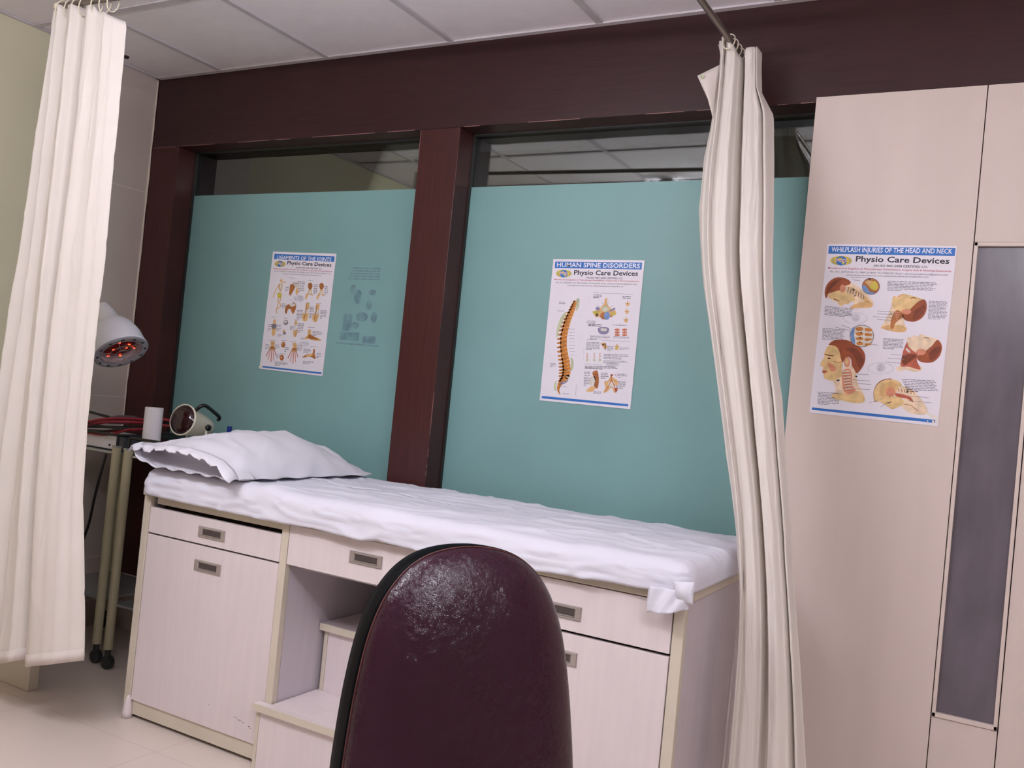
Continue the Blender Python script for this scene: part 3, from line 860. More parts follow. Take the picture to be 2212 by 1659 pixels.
# rim ring with slots
b = MB(); b.lathe([(.070, .004), (.093, .006), (.0965, .0115), (.0935, .0145), (.072, .0125), (.070, .004)], 48, m4)
rim = b.build('rim', M['lamp_rim'], lp)
b = MB()
for k in range(12):
    a0 = 2 * PI * k / 12
    V = []
    for rr_, a in ((.079, a0 - .07), (.079, a0 + .07), (.087, a0 + .06), (.087, a0 - .06)):
        V.append(m4 @ Vector((rr_ * math.cos(a), rr_ * math.sin(a), .0152)))
    b.add(V, [(0, 1, 2, 3)])
b.build('vent_slot', M['black'], rim)
MB().lathe([(0, .004), (.02, .003), (.045, -.002), (.062, -.012), (.070, -.03)], 32, m4).build('bulb', M['bulb_red'], lp)
gl = MB()
for a, r_ in ((.4, .045), (1.3, .036), (2.3, .05), (3.3, .03), (4.2, .052), (5.2, .04), (.9, .018)):
    p = m4 @ Vector((r_ * math.cos(a), r_ * math.sin(a), .0015))
    q = m4 @ Vector((r_ * math.cos(a) + .006, r_ * math.sin(a) + .005, .0035))
    gl.tube([p, q], .0022, 6)
gl.build('filament', M['glow'], lp)
gd = MB()
for r_, h_ in ((.022, .020), (.045, .018), (.071, .013)):
    gd.tube([m4 @ Vector((r_ * math.cos(2 * PI * k / 32), r_ * math.sin(2 * PI * k / 32), h_)) for k in range(33)], .0010, 6, caps=False)
for k in range(6):
    a = 2 * PI * k / 6 + .2
    gd.tube([m4 @ Vector((r_ * math.cos(a), r_ * math.sin(a), h_)) for r_, h_ in ((.022, .020), (.045, .018), (.073, .013))], .0010, 6)
gd.build('wire_guard', M['wire'], lp)
neck = m4 @ Vector((0, 0, -.19))
ar = MB(); ar.tube(spline([tuple(neck), (-3.12, 2.24, 1.40), (-3.28, 2.30, 1.38), (-3.38, 2.38, 1.25), (-3.40, 2.39, 1.05), (-3.40, 2.39, .90)]), .009, 12)
ar.build('arm', M['lamp_rim'], lp)
MB().box(-3.42, -3.38, 2.37, 2.393, .868, .905).build('clamp', M['black'], lp, bevel=.004)

# table infrared lamp lying behind the pillow
l2 = thing('infrared_lamp', 'small ivory infrared lamp with unlit dark bulb and black handle behind the pillow', 'lamp', (-2.87, 2.6, ZS), 'infrared therapy lamps')
ctr = Vector((-2.965, 2.575, .985))
CR = CM.to_3x3(); 
fa = Vector((.087, -.973, .209)).normalized()    # the bulb faces left and towards the room
c2 = Vector((-2.838, 2.50, .976)); m5 = axis_mat(c2, fa)
b = MB(); b.lathe([(.060, .0), (.0625, .002), (.062, -.004), (.058, -.02), (.048, -.07), (.040, -.115), (.033, -.145), (.018, -.158), (0, -.16)], 40, m5)
b.lathe([(.0625, .002), (.060, .004), (.056, .0)], 40, m5)
b.build('housing', M['lamp_cream'], l2)
MB().lathe([(0, .024), (.020, .0225), (.038, .017), (.052, .009), (.0592, .0)], 32, m5).build('bulb', M['bulb_dark'], l2)
upv = (Vector((0, 0, 1)) - fa * fa.z).normalized()
sdv = Vector((1, 0, 0)); sdv = (sdv - fa * fa.dot(sdv)).normalized()
hv_ = (upv * .75 + sdv * .66).normalized()
hb = [c2 + fa * -.012 + hv_ * .056, c2 + fa * -.016 + hv_ * .084, c2 + fa * -.035 + hv_ * .094, c2 + fa * -.09 + hv_ * .082, c2 + fa * -.145 + hv_ * .066, c2 + fa * -.155 + hv_ * .050]
MB().tube(spline(hb, 5), .0075, 8).build('handle', M['black'], l2)
k_ = (sdv * .9 - upv * .1).normalized()
kn = c2 + fa * -.085 + k_ * .043
MB().lathe([(0, .020), (.012, .020), (.013, .012), (.008, .010), (.005, 0)], 18, axis_mat(kn, k_)).build('knob', M['black'], l2)
b = MB(); ym = c2 + fa * -.085
b.tube([ym - sdv * .046 + Vector((0, 0, .0)), ym - sdv * .05 - Vector((0, 0, .06)), Vector((ym.x, ym.y, ZS + .01)) - sdv * .035], .005, 8)
b.tube([ym + sdv * .046, ym + sdv * .05 - Vector((0, 0, .06)), Vector((ym.x, ym.y, ZS + .01)) + sdv * .035], .005, 8)
b.lathe([(0, 0), (.058, 0), (.058, .008), (.05, .012), (0, .012)], 28, Matrix.Translation((ym.x, ym.y, ZS)))
b.build('stand', M['lamp_cream'], l2)

# ================================================================== CHAIR
def build_chair():
    nrm = Vector((.828, -.56, 0)).normalized()
    lat = Vector((0, 0, 1)).cross(nrm).normalized()      # points to the camera's right
    tilt = math.radians(7)
    up = (Vector((0, 0, 1)) * math.cos(tilt) - nrm * math.sin(tilt)).normalized()
    fr = lat.cross(up).normalized()
    if fr.dot(nrm) < 0: fr = -fr
    apex = Vector((-.716, 1.208, .954))
    t = thing('office_chair', 'burgundy leather office chair with rounded black-backed backrest in front of the couch', 'chair', (apex.x + nrm.x * .2, apex.y + nrm.y * .2, 0))
    wt = [(0, 0), (.002, .030), (.008, .060), (.018, .086), (.034, .110), (.058, .132), (.090, .151), (.135, .167), (.20, .180), (.27, .189), (.34, .195), (.41, .195), (.46, .185), (.492, .160), (.510, .115), (.518, .06), (.52, 0)]
    right = [(w_ * .957, -z) for z, w_ in wt]; left = [(-w_ * .957, -z) for z, w_ in reversed(wt[1:-1])]
    P_ = right + left
    # resample the closed outline evenly
    pts = [Vector((a, b_, 0)) for a, b_ in P_]
    sm = []
    n = len(pts)
    for i in range(n):
        for k in range(6):
            q = k / 6; a, b_, c, d = pts[i - 1], pts[i], pts[(i + 1) % n], pts[(i + 2) % n]
            sm.append(.5 * ((2 * b_) + (c - a) * q + (2 * a - 5 * b_ + 4 * c - d) * q * q + (3 * b_ - a - 3 * c + d) * q ** 3))
    cen = Vector((0, -.27, 0))
    curve = lambda x, z: .16 * x * x + .05 * (z + .3) ** 2         # gentle wrap of the whole back
    def W(x, z, f): return apex + lat * x + up * z + fr * (f + curve(x, z))
    T = .062
    rho = [0.0, .15, .3, .45, .58, .68, .76, .83, .88, .92, .95, .975, .99, 1.0]
    rows = []
    for r in rho:
        rows.append([W(cen.x + (p.x - cen.x) * r, cen.y + (p.y - cen.y) * r, T * (1 - r ** 3.4) ** .62) for p in sm])
    rows.append([W(cen.x + (p.x - cen.x) * .995, cen.y + (p.y - cen.y) * .997, -.014) for p in sm])
    b = MB(); b.grid(rows, close=True)
    cu = b.build('backrest', M['leather'], t)
    # thin worn line where leather meets the shell
    b = MB(); b.tube([W(p.x * 1.002, cen.y + (p.y - cen.y) * 1.002, -.001) for p in sm] + [W(sm[0].x, sm[0].y, -.001)], .0013, 6, caps=False)
    b.build('leather_edge', M['welt'], cu)
    rows = []
    for r, f in ((1.0, -.004), (1.010, -.002), (1.018, -.008), (1.020, -.03), (1.012, -.052), (.98, -.060), (.9, -.066), (.6, -.07), (.2, -.072), (.001, -.072)):
        rows.append([W(cen.x + (p.x - cen.x) * r, cen.y + (p.y - cen.y) * (1 + (r - 1) * .7 if r > 1 else r), f) for p in sm])
    b = MB(); b.grid(rows, close=True); b.build('back_shell', M['shell'], t)
    # seat
    sc_ = Vector((apex.x + nrm.x * .27 - nrm.x * 0.0, apex.y + nrm.y * .27, .47))
    rows = []
    for r, z in ((0, .045), (.5, .045), (.8, .040), (.92, .030), (.985, .012), (1.0, -.008), (.97, -.03), (0.9, -.04), (0, -.04)):
        row = []
        for k in range(48):
            a = 2 * PI * k / 48
            ex = 2 / 3.2
            x = .235 * (abs(math.cos(a)) ** ex) * (1 if math.cos(a) > 0 else -1) * r
            y = .225 * (abs(math.sin(a)) ** ex) * (1 if math.sin(a) > 0 else -1) * r
            row.append(sc_ + lat * x + nrm * y + Vector((0, 0, z)))
        rows.append(row)
    MB().grid(rows, close=True).build('seat', M['leather'], t)
    b = MB(); b.tube(spline([tuple(W(0, -.36, -.055)), tuple(W(0, -.46, -.075)), tuple(sc_ - nrm * .27 + Vector((0, 0, -.03))), tuple(sc_ - nrm * .18 + Vector((0, 0, -.055))), tuple(sc_ - nrm * .02 + Vector((0, 0, -.055)))]), .016, 12)
    b.build('back_support', M['black'], t)
    b = MB(); b.tube([(sc_.x, sc_.y, .43), (sc_.x, sc_.y, .25)], .025, 20); b.tube([(sc_.x, sc_.y, .26), (sc_.x, sc_.y, .085)], .036, 20)
    b.build('gas_column', M['black'], t)
    for k in range(5):
        a = 2 * PI * k / 5 + .3; d = Vector((math.cos(a), math.sin(a), 0)); o_ = Vector((sc_.x, sc_.y, 0))
        b = MB(); b.tube([o_ + Vector((0, 0, .10)), o_ + d * .14 + Vector((0, 0, .095)), o_ + d * .28 + Vector((0, 0, .072))], [.026, .020, .014], 10)
        lg = b.build('leg', M['black'], t)
        sd = Vector((-d.y, d.x, 0)); c = o_ + d * .275 + Vector((0, 0, .029))
        b = MB(); b.tube([c - sd * .022, c - sd * .006], .0285, 16); b.tube([c + sd * .006, c + sd * .022], .0285, 16); b.tube([c, c + Vector((0, 0, .04))], .007, 8)
        b.build('castor', M['castor'], lg)
build_chair()

# ================================================================== POSTERS
def homog(src, dst):
    A, B = [], []
    for (x, y), (u, v) in zip(src, dst):
        A.append([x, y, 1, 0, 0, 0, -u * x, -u * y]); B.append(u)
        A.append([0, 0, 0, x, y, 1, -v * x, -v * y]); B.append(v)
    h = np.linalg.solve(np.array(A, float), np.array(B, float)); h = np.append(h, 1).reshape(3, 3)
    return lambda x, y: (lambda r: (r[0] / r[2], r[1] / r[2]))(h @ np.array([x, y, 1.0]))

def text_mesh(body, bold=0.0):
    cu = bpy.data.curves.new('lettering', 'FONT'); cu.body = body; cu.size = 1.0; cu.offset = bold; cu.resolution_u = 2
    ob = bpy.data.objects.new('lettering', cu); col.objects.link(ob)
    dg = bpy.context.evaluated_depsgraph_get()
    me = bpy.data.meshes.new_from_object(ob.evaluated_get(dg))
    vs_ = [tuple(v.co) for v in me.vertices]; fs = [tuple(p.vertices) for p in me.polygons]
    bpy.data.objects.remove(ob); bpy.data.curves.remove(cu); bpy.data.meshes.remove(me)
    return vs_, fs
CAP = 0.69

class Poster:
    def __init__(s, label, centre, size, rot, corners, y, group='anatomy posters'):
        s.w, s.h = size; s.c = Vector(centre); s.rot = rot; s.y = y
        s.t = thing('poster', label, 'poster', (centre[0], y, centre[1] - size[1] / 2), group)
        s.H = homog(corners, [(-s.w / 2, s.h / 2), (s.w / 2, s.h / 2), (s.w / 2, -s.h / 2), (-s.w / 2, -s.h / 2)])
        b = MB(); V = []
        W2, H2 = s.w / 2, s.h / 2
        for yy in (-.0012, 0):
            for u, v in ((-W2, -H2), (W2, -H2), (W2, H2), (-W2, H2)): V.append(s.P(u, v, yy))
        b.add(V, [(0, 1, 2, 3), (4, 7, 6, 5), (0, 4, 5, 1), (1, 5, 6, 2), (2, 6, 7, 3), (3, 7, 4, 0)])
        s.sheet = b.build('printed_sheet', M['p_paper'], s.t)
        s.lay = 0
    def P(s, u, v, yy):
        c, sn = math.cos(s.rot), math.sin(s.rot)
        return (s.c[0] + u * c + v * sn, s.y + yy, s.c[1] - u * sn + v * c)
    def at(s, x, y, lay): u, v = s.H(x, y); return s.P(u, v, -.0012 - .00012 * lay)
    def shapes(s, name, items, parent=None):
        """items: (material name, layer, points in print coordinates, smooth)"""
        b = MB(); mats = []
        for mn, lay, pts, smo in items:
            if mn not in mats: mats.append(mn)
            if smo:
                n = len(pts); q = []
                for i in range(n):
                    for k in range(5):
                        t_ = k / 5
                        o2 = []
                        for d in (0, 1):
                            a, b_, c, e = pts[i - 1][d], pts[i][d], pts[(i + 1) % n][d], pts[(i + 2) % n][d]
                            o2.append(.5 * ((2 * b_) + (c - a) * t_ + (2 * a - 5 * b_ + 4 * c - e) * t_ * t_ + (3 * b_ - a - 3 * c + e) * t_ ** 3))
                        q.append(o2)
                pts = q
            b.add([s.at(x, y, lay) for x, y in pts], [tuple(range(len(pts)))], mats.index(mn))
        return b.build(name, [M[m] for m in mats], parent or s.t, recalc=False)
    def text(s, name, body, p0, p1, cap, m, lay=3, bold=0.0, parent=None):
        vs_, fs = text_mesh(body, bold)
        xs = [v[0] for v in vs_]; x0, x1 = min(xs), max(xs)
        dx, dy = p1[0] - p0[0], p1[1] - p0[1]
        # the cap direction follows the print's own vertical
        u0, v0 = s.H(*p0); ua, va = s.H(p0[0], p0[1] - cap); hgt = math.hypot(ua - u0, va - v0)
        u1, v1 = s.H(*p1)
        V = []
        for x, y, z in vs_:
            f = (x - x0) / (x1 - x0)
            V.append(s.P(u0 + (u1 - u0) * f, v0 + (v1 - v0) * f + y / CAP * hgt, -.0012 - .00012 * lay))
        b = MB(); b.add(V, fs); return b.build(name, M[m], parent or s.t, recalc=False)

def ell(cx, cy, rx, ry, n=20, a0=0, a1=2 * PI): return [(cx + rx * math.cos(a0 + (a1 - a0) * k / n), cy + ry * math.sin(a0 + (a1 - a0) * k / n)) for k in range(n + (0 if a1 - a0 >= 6.28 else 1))]
def strip(pts, w_):
    """a stroke polygon along pts with width (scalar or list)"""
    ww = w_ if isinstance(w_, (list, tuple)) else [w_] * len(pts)
    Lp, Rp = [], []
    for i, p in enumerate(pts):
        a = pts[max(i - 1, 0)]; b = pts[min(i + 1, len(pts) - 1)]
        dx, dy = b[0] - a[0], b[1] - a[1]; l = math.hypot(dx, dy) or 1
        nx, ny = -dy / l * ww[i] / 2, dx / l * ww[i] / 2
        Lp.append((p[0] + nx, p[1] + ny)); Rp.append((p[0] - nx, p[1] - ny))
    return Lp + Rp[::-1]
def strokes(pts, w_, m, lay):
    """stroke made of quads, safe for curved lines"""
    out = []
    for a, b in zip(pts, pts[1:]): out.append((m, lay, strip([a, b], w_), False))
    return out
rnd = random.Random(3)
def para(x0, y0, x1, y1, n, slope=0.03, lh=.42, m='p_grey', lay=2, ragged=True, skew=-.05):
    """blurred paragraph: every line is a row of short dashes"""
    out = []; step = (y1 - y0) / n
    for k in range(n):
        y = y0 + k * step; x = x0 + skew * (y - y0); xe = x1 + skew * (y - y0) - (rnd.uniform(0, .12) * (x1 - x0) if ragged else 0)
        if k == n - 1 and n > 2: xe = x + (xe - x) * rnd.uniform(.3, .8)
        while x < xe:
            w_ = min(rnd.uniform(14, 44), xe - x + 3)
            yy = y + slope * (x - x0)
            out.append((m, lay, [(x, yy), (x + w_, yy + slope * w_), (x + w_, yy + slope * w_ + step * lh), (x, yy + step * lh)], False))
            x += w_ + rnd.uniform(4, 7)
    return out

def letterhead(p, title, t0, t1, tcap, band, foot, logo, name0, name1, ncap, iso0, iso1, icap, red0, red1, ph0, ph1, w0, w1, scap):
    hb = p.shapes('title_band', [('p_blue', 1, band, False)])
    p.text('title_lettering', title, t0, t1, tcap, 'p_white', 2, .012, hb)
    p.shapes('footer_band', [('p_blue', 1, foot, False)])
    p.text('company_lettering', 'Physio Care Devices', name0, name1, ncap, 'p_ink', 2, .022)
    p.text('certificate_lettering', 'AN ISO 9001:2008 CERTIFIED CO.', iso0, iso1, icap, 'p_ink', 2, .012)
    p.text('trade_lettering', 'Manufacturer & Suppliers of: Physiotherapy, Rehabilitation, Surgical Aids & Slimming Equipments', red0, red1, scap, 'p_red', 2, .012)
    p.text('phone_lettering', 'Ph.: 011-25703554, M.: 9891242824, 9213346020, Email : physiocaredevices@yahoo.com', ph0, ph1, scap, 'p_ink', 2)
    p.text('web_lettering', 'www.physiocaredevices.com, physiocaredevices.tradeindia.com,', w0, w1, scap, 'p_ink', 2)
    cx, cy, rx, ry = logo
    it = [('p_yellow', 2, ell(cx, cy, rx, ry), False), ('p_blue', 3, ell(cx, cy + ry * .05, rx * .52, ry * .98), False),
          ('p_yellow', 4, [(cx - rx * .3, cy - ry * .45), (cx, cy - ry * .6), (cx + rx * .12, cy - ry * .2), (cx - rx * .1, cy + ry * .15), (cx - rx * .32, cy)], True),
          ('p_yellow', 4, [(cx + rx * .1, cy + ry * .2), (cx + rx * .32, cy + ry * .1), (cx + rx * .28, cy + ry * .6), (cx + rx * .08, cy + ry * .8)], True)]
    for q in (-1, 1):
        it += [(mm, 3, strip([(cx + q * rx * .62 + q * rx * .18 * math.cos(a), cy + ry * .8 * math.sin(a)) for a in (-1, -.5, 0, .5, 1)], rx * .03), False) for mm in ('p_blue',)]
    lg = p.shapes('globe_logo', it)
    p.text('logo_lettering', 'PCD', (cx - rx * .52, cy + ry * .24), (cx + rx * .52, cy + ry * .28), ry * .52, 'p_white', 5, .06, lg)
    p.text('logo_lettering', 'PCD', (cx - rx * .5, cy + ry * .22), (cx + rx * .5, cy + ry * .26), ry * .46, 'p_red', 6, .01, lg)

# ---- poster 3: whiplash
p3 = Poster('large glossy poster WHILPLASH INJURIES OF THE HEAD AND NECK on the cream wall panel', (-.373, 1.477), (.3475, .503), math.radians(.9), [(258, 98), (1303, 112), (1160, 1583), (97, 1476)], YB - .0003)
letterhead(p3, 'WHILPLASH INJURIES OF THE HEAD AND NECK', (287, 160), (1262, 172), 37,
           [(267, 115), (1290, 127), (1283, 190), (262, 177)], [(121, 1432), (1140, 1530), (1138, 1556), (120, 1452)], (367, 232, 88, 38),
           (483, 237), (1240, 252), 43, (627, 279), (1068, 287), 17, (260, 297), (1255, 318), (277, 326), (1230, 348), (407, 352), (1078, 366), 13)
it = []
A = lambda m, l, pts, s=True: it.append((m, l, pts, s))
for c in ((480, 695, 100, 48), (685, 1105, 108, 48)):
    A('p_mark', 1, ell(*c), False); A('p_paper', 2, ell(c[0], c[1], c[2] * .93, c[3] * .9), False); A('p_mark', 3, ell(c[0] + 5, c[1] - 5, c[2] * .35, c[3] * .7), False)
it += para(742, 392, 1140, 476, 7, .03); it += para(1078, 552, 1232, 705, 14, .03); it += para(232, 596, 470, 676, 7, .10)
it += para(212, 778, 395, 876, 9, .06); it += para(708, 858, 885, 948, 8, .04); it += para(172, 1302, 350, 1412, 9, .06); it += para(860, 1192, 1135, 1300, 8, .04, skew=.5)
p3.shapes('caption_text', it); it = []
# head 1, bowed to the lower left
A('p_skin2', 2, [(255, 500), (300, 470), (385, 430), (440, 410), (500, 440), (560, 485), (625, 560), (615, 590), (560, 605), (500, 600), (440, 612), (470, 575), (450, 562), (420, 582), (392, 580), (370, 600), (348, 590), (335, 568), (300, 552), (262, 530)])
A('p_skin', 3, [(262, 508), (330, 470), (385, 440), (420, 480), (470, 520), (480, 550), (450, 560), (420, 580), (392, 578), (372, 595), (350, 586), (336, 566), (300, 548), (268, 528)])
A('p_hair', 4, [(238, 530), (232, 480), (250, 425), (290, 384), (340, 365), (400, 374), (440, 398), (438, 420), (400, 435), (385, 455), (372, 480), (350, 470), (300, 485), (262, 500), (250, 528)])
A('p_hair2', 5, [(245, 500), (262, 440), (310, 395), (370, 378), (330, 410), (290, 450), (262, 480)])
A('p_pink', 5, ell(378, 455, 24, 32), False)
A('p_bone', 4, [(410, 440), (470, 455), (540, 500), (600, 560), (560, 560), (500, 520), (430, 490)])
for k in range(7): A('p_line', 6, strip([(420 + k * 20, 440 + k * 11), (406 + k * 22, 488 + k * 9)], 6), False); A('p_dark', 6, strip([(428 + k * 20, 444 + k * 11), (416 + k * 22, 486 + k * 9)], 4), False)
A('p_dark', 5, strip([(305, 538), (330, 548), (350, 556)], 6), False); A('p_ink', 7, [(462, 455), (478, 462), (468, 474), (455, 470)], False); A('p_ink', 7, [(468, 512), (484, 508), (476, 524)], False)
A('p_bone', 4, [(470, 585), (560, 560), (620, 575), (610, 605), (540, 612), (440, 615)])
# inset 1
A('p_ink', 6, ell(607, 437, 72, 67, 28), False); A('p_brown', 7, ell(607, 437, 69, 64, 28), False)
A('p_sky', 8, [(540, 430), (570, 440), (600, 480), (640, 490), (610, 500), (570, 490), (545, 465)]); A('p_yellow', 8, [(590, 410), (640, 395), (668, 440), (640, 470), (600, 450)]); A('p_bone', 9, [(560, 400), (600, 385), (620, 410), (590, 430)]); A('p_ink', 9, [(594, 372), (606, 372), (602, 392), (592, 390)], False)
# head 2, thrown back to the right
A('p_skin2', 2, [(780, 560), (770, 600), (750, 660), (728, 705), (688, 772), (720, 785), (800, 795), (880, 805), (890, 765), (872, 705), (880, 655), (830, 600)])
A('p_skin', 3, [(785, 525), (800, 512), (820, 522), (850, 500), (880, 495), (912, 505), (960, 515), (1000, 528), (1040, 550), (1000, 575), (950, 610), (905, 640), (870, 655), (838, 642), (800, 622), (780, 575)])
A('p_hair', 4, [(868, 655), (925, 622), (955, 590), (990, 560), (1038, 540), (1060, 575), (1055, 640), (1020, 692), (965, 720), (905, 716), (872, 695)])
A('p_hair2', 5, [(960, 640), (1010, 600), (1050, 590), (1040, 640), (1000, 690), (950, 700)])
A('p_pink', 5, ell(895, 640, 40, 22), False)
A('p_brown', 4, [(820, 628), (858, 648), (872, 682), (832, 710), (802, 742), (792, 775), (770, 778), (768, 722), (788, 660)])
for k in range(6): A('p_pink', 5, strip([(800 + k * 4, 650 + k * 2 + k * 12), (850 - k * 6, 648 + k * 14)], 5), False)
A('p_dark', 5, strip([(930, 530), (955, 525), (975, 535)], 6), False); A('p_bone', 3, [(690, 770), (780, 745), (890, 765), (880, 805), (780, 800)])
A('p_pink', 4, [(822, 516), (845, 506), (838, 522)]); A('p_ink', 6, [(765, 648), (782, 656), (770, 660)], False)
# head 3, thrown back, red neck
A('p_skin2', 2, [(870, 1070), (812, 1110), (850, 1125), (900, 1115), (960, 1132), (1022, 1118), (1000, 1075)])
A('p_muscle', 3, [(905, 880), (872, 960), (862, 1010), (852, 1085), (920, 1090), (1012, 1112), (985, 1040), (992, 990), (960, 945), (920, 905)])
A('p_hair2', 4, [(865, 1000), (940, 985), (985, 1000), (940, 1040), (890, 1075), (865, 1060)]); A('p_line', 5, [(900, 935), (930, 965), (920, 975), (893, 950)])
A('p_skin2', 4, [(905, 852), (940, 846), (958, 832), (990, 842), (1012, 822), (1060, 838), (1110, 850), (1150, 870), (1115, 915), (1060, 960), (1000, 980), (955, 960), (912, 915)])
A('p_hair', 5, [(990, 1000), (1060, 955), (1105, 918), (1150, 868), (1182, 900), (1188, 945), (1168, 1002), (1120, 1048), (1055, 1056), (1000, 1040)])
A('p_hair2', 6, [(1080, 980), (1140, 930), (1178, 930), (1150, 1000), (1100, 1035)]); A('p_pink', 6, ell(1018, 968, 38, 26), False); A('p_dark', 5, strip([(1040, 852), (1062, 850), (1080, 858)], 6), False)
# inset 2
A('p_ink', 6, ell(533, 840, 99, 91, 32), False); A('p_line', 7, ell(533, 840, 95, 87, 32), False)
A('p_sky', 8, [(440, 830), (455, 780), (475, 770), (470, 830), (480, 900), (455, 895)])
for k in range(4): A('p_spine', 8, [(480 + 3 * k, 775 + k * 40), (530, 768 + k * 40), (545, 790 + k * 40), (500, 800 + k * 38)]); A('p_spine', 8, [(560, 775 + k * 42), (612, 782 + k * 40), (615, 800 + k * 36), (565, 800 + k * 40)])
A('p_dark', 9, ell(528, 812, 6, 9, 8), False); A('p_dark', 9, ell(520, 855, 7, 9, 8), False); A('p_dark', 9, ell(515, 890, 6, 8, 8), False)
# head 4, big, facing left
A('p_skin2', 2, [(300, 1200), (360, 1150), (400, 1090), (450, 1080), (482, 1130), (502, 1230), (540, 1300), (552, 1350), (540, 1388), (470, 1392), (400, 1372), (330, 1372), (280, 1342), (302, 1310), (318, 1280)])
A('p_skin', 3, [(250, 930), (290, 916), (330, 926), (352, 970), (362, 1020), (378, 1060), (372, 1110), (372, 1160), (340, 1190), (290, 1210), (240, 1196), (220, 1180), (218, 1150), (207, 1132), (214, 1112), (212, 1094), (191, 1085), (202, 1052), (226, 1012), (224, 990), (236, 960)])
A('p_hair', 4, [(262, 912), (300, 880), (360, 870), (430, 880), (500, 918), (545, 960), (562, 1012), (552, 1070), (522, 1120), (490, 1146), (468, 1110), (450, 1080), (445, 1035), (420, 1012), (392, 1030), (376, 1060), (360, 1018), (350, 970), (328, 932), (290, 918)])
A('p_hair2', 5, [(400, 950), (470, 940), (530, 990), (550, 1050), (515, 1110), (490, 1060), (460, 990)]); A('p_pink', 6, ell(412, 1055, 26, 42), False); A('p_skin', 7, ell(410, 1052, 14, 26), False)
A('p_hair2', 5, strip([(230, 992), (262, 1000), (300, 1004)], 9), False); A('p_dark', 5, ell(265, 1025, 15, 7, 10), False); A('p_muscle', 5, [(210, 1128), (236, 1126), (250, 1134), (236, 1144), (214, 1146)]); A('p_pink', 4, [(250, 1060), (300, 1080), (320, 1120), (280, 1130)]); A('p_brown', 5, strip([(300, 1050), (340, 1060), (385, 1050)], 5), False)
A('p_pink', 4, [(378, 1130), (430, 1110), (452, 1160), (455, 1240), (482, 1290), (425, 1322), (385, 1292), (370, 1210)])
for k in range(7): A('p_line', 5, strip([(376 + k * 3, 1135 + k * 24), (436 + k * 4, 1128 + k * 24)], 9), False); A('p_brown', 5, strip([(380 + k * 3, 1146 + k * 24), (432 + k * 4, 1140 + k * 24)], 5), False)
A('p_skin', 3, [(285, 1335), (380, 1312), (482, 1292), (550, 1335), (544, 1388), (430, 1388)])
A('p_ink', 6, [(325, 1202), (350, 1198), (352, 1206), (340, 1214), (326, 1212)], False); A('p_ink', 6, [(475, 1172), (488, 1166), (500, 1172), (488, 1180)], False)
# head 5, bowed at the lower right
A('p_skin2', 2, [(815, 1250), (900, 1258), (962, 1290), (1032, 1370), (1072, 1440), (1062, 1482), (960, 1482), (880, 1442), (860, 1410), (885, 1370), (850, 1330)])
A('p_skin', 3, [(640, 1372), (634, 1300), (660, 1240), (710, 1204), (770, 1194), (830, 1208), (862, 1242), (832, 1262), (822, 1300), (800, 1330), (850, 1345), (882, 1380), (862, 1410), (822, 1430), (782, 1442), (752, 1425), (722, 1408), (682, 1382)])
A('p_hair2', 2, [(636, 1376), (630, 1300), (656, 1236), (706, 1199), (770, 1188), (770, 1205), (712, 1222), (672, 1270), (660, 1340), (664, 1376)])
A('p_bone', 4, [(680, 1300), (710, 1240), (770, 1215), (820, 1240), (800, 1290), (750, 1330), (700, 1340)]); A('p_pink', 5, ell(770, 1300, 40, 40, 14), False)
A('p_muscle', 4, [(808, 1310), (870, 1318), (935, 1342), (955, 1385), (905, 1355), (822, 1338)])
for k in range(6): A('p_brown', 5, strip([(830 + k * 26, 1268 + k * 5), (840 + k * 25, 1296 + k * 5)], 6), False)
A('p_ink', 6, [(900, 1288), (912, 1286), (912, 1302), (902, 1310)], False); A('p_dark', 5, strip([(742, 1392), (762, 1388), (776, 1378)], 7), False); A('p_brown', 4, strip([(880, 1400), (940, 1410), (1000, 1460)], 5), False)
for a, b in (((440, 365), (620, 372)), ((455, 385), (520, 392)), ((660, 637), (820, 645)), ((660, 658), (800, 665)), ((625, 681), (780, 690)), ((655, 704), (775, 712)), ((770, 990), (900, 996)), ((745, 1021), (880, 1030)), ((725, 1052), (860, 1062)), ((490, 1152), (590, 1158)), ((430, 1200), (600, 1210)), ((440, 1222), (610, 1240)), ((450, 1272), (600, 1282)), ((370, 752), (470, 790)), ((315, 768), (450, 800)), ((610, 905), (672, 916)), ((905, 1330), (1085, 1345)), ((920, 1372), (1108, 1388)), ((595, 1392), (720, 1350)), ((690, 1425), (740, 1388))):
    A('p_grey', 7, strip([a, b], 3), False)
p3.shapes('head_drawing', it)
it = []; A = lambda m, l, pts, s=True: it.append((m, l, pts, s))
for x, y, r in ((1082, 1480, 14), (1110, 1502, 16), (1138, 1512, 18), (1120, 1545, 15), (1150, 1548, 12), (1075, 1540, 8), (1100, 1488, 9)):
    A('glint', 8, [(x - r * .7, y - r * .5), (x + r * .3, y - r), (x + r, y + r * .2), (x, y + r)], False)
p3.shapes('glint_patch', it)  # lamp reflections painted as pale flecks at the lower right corner

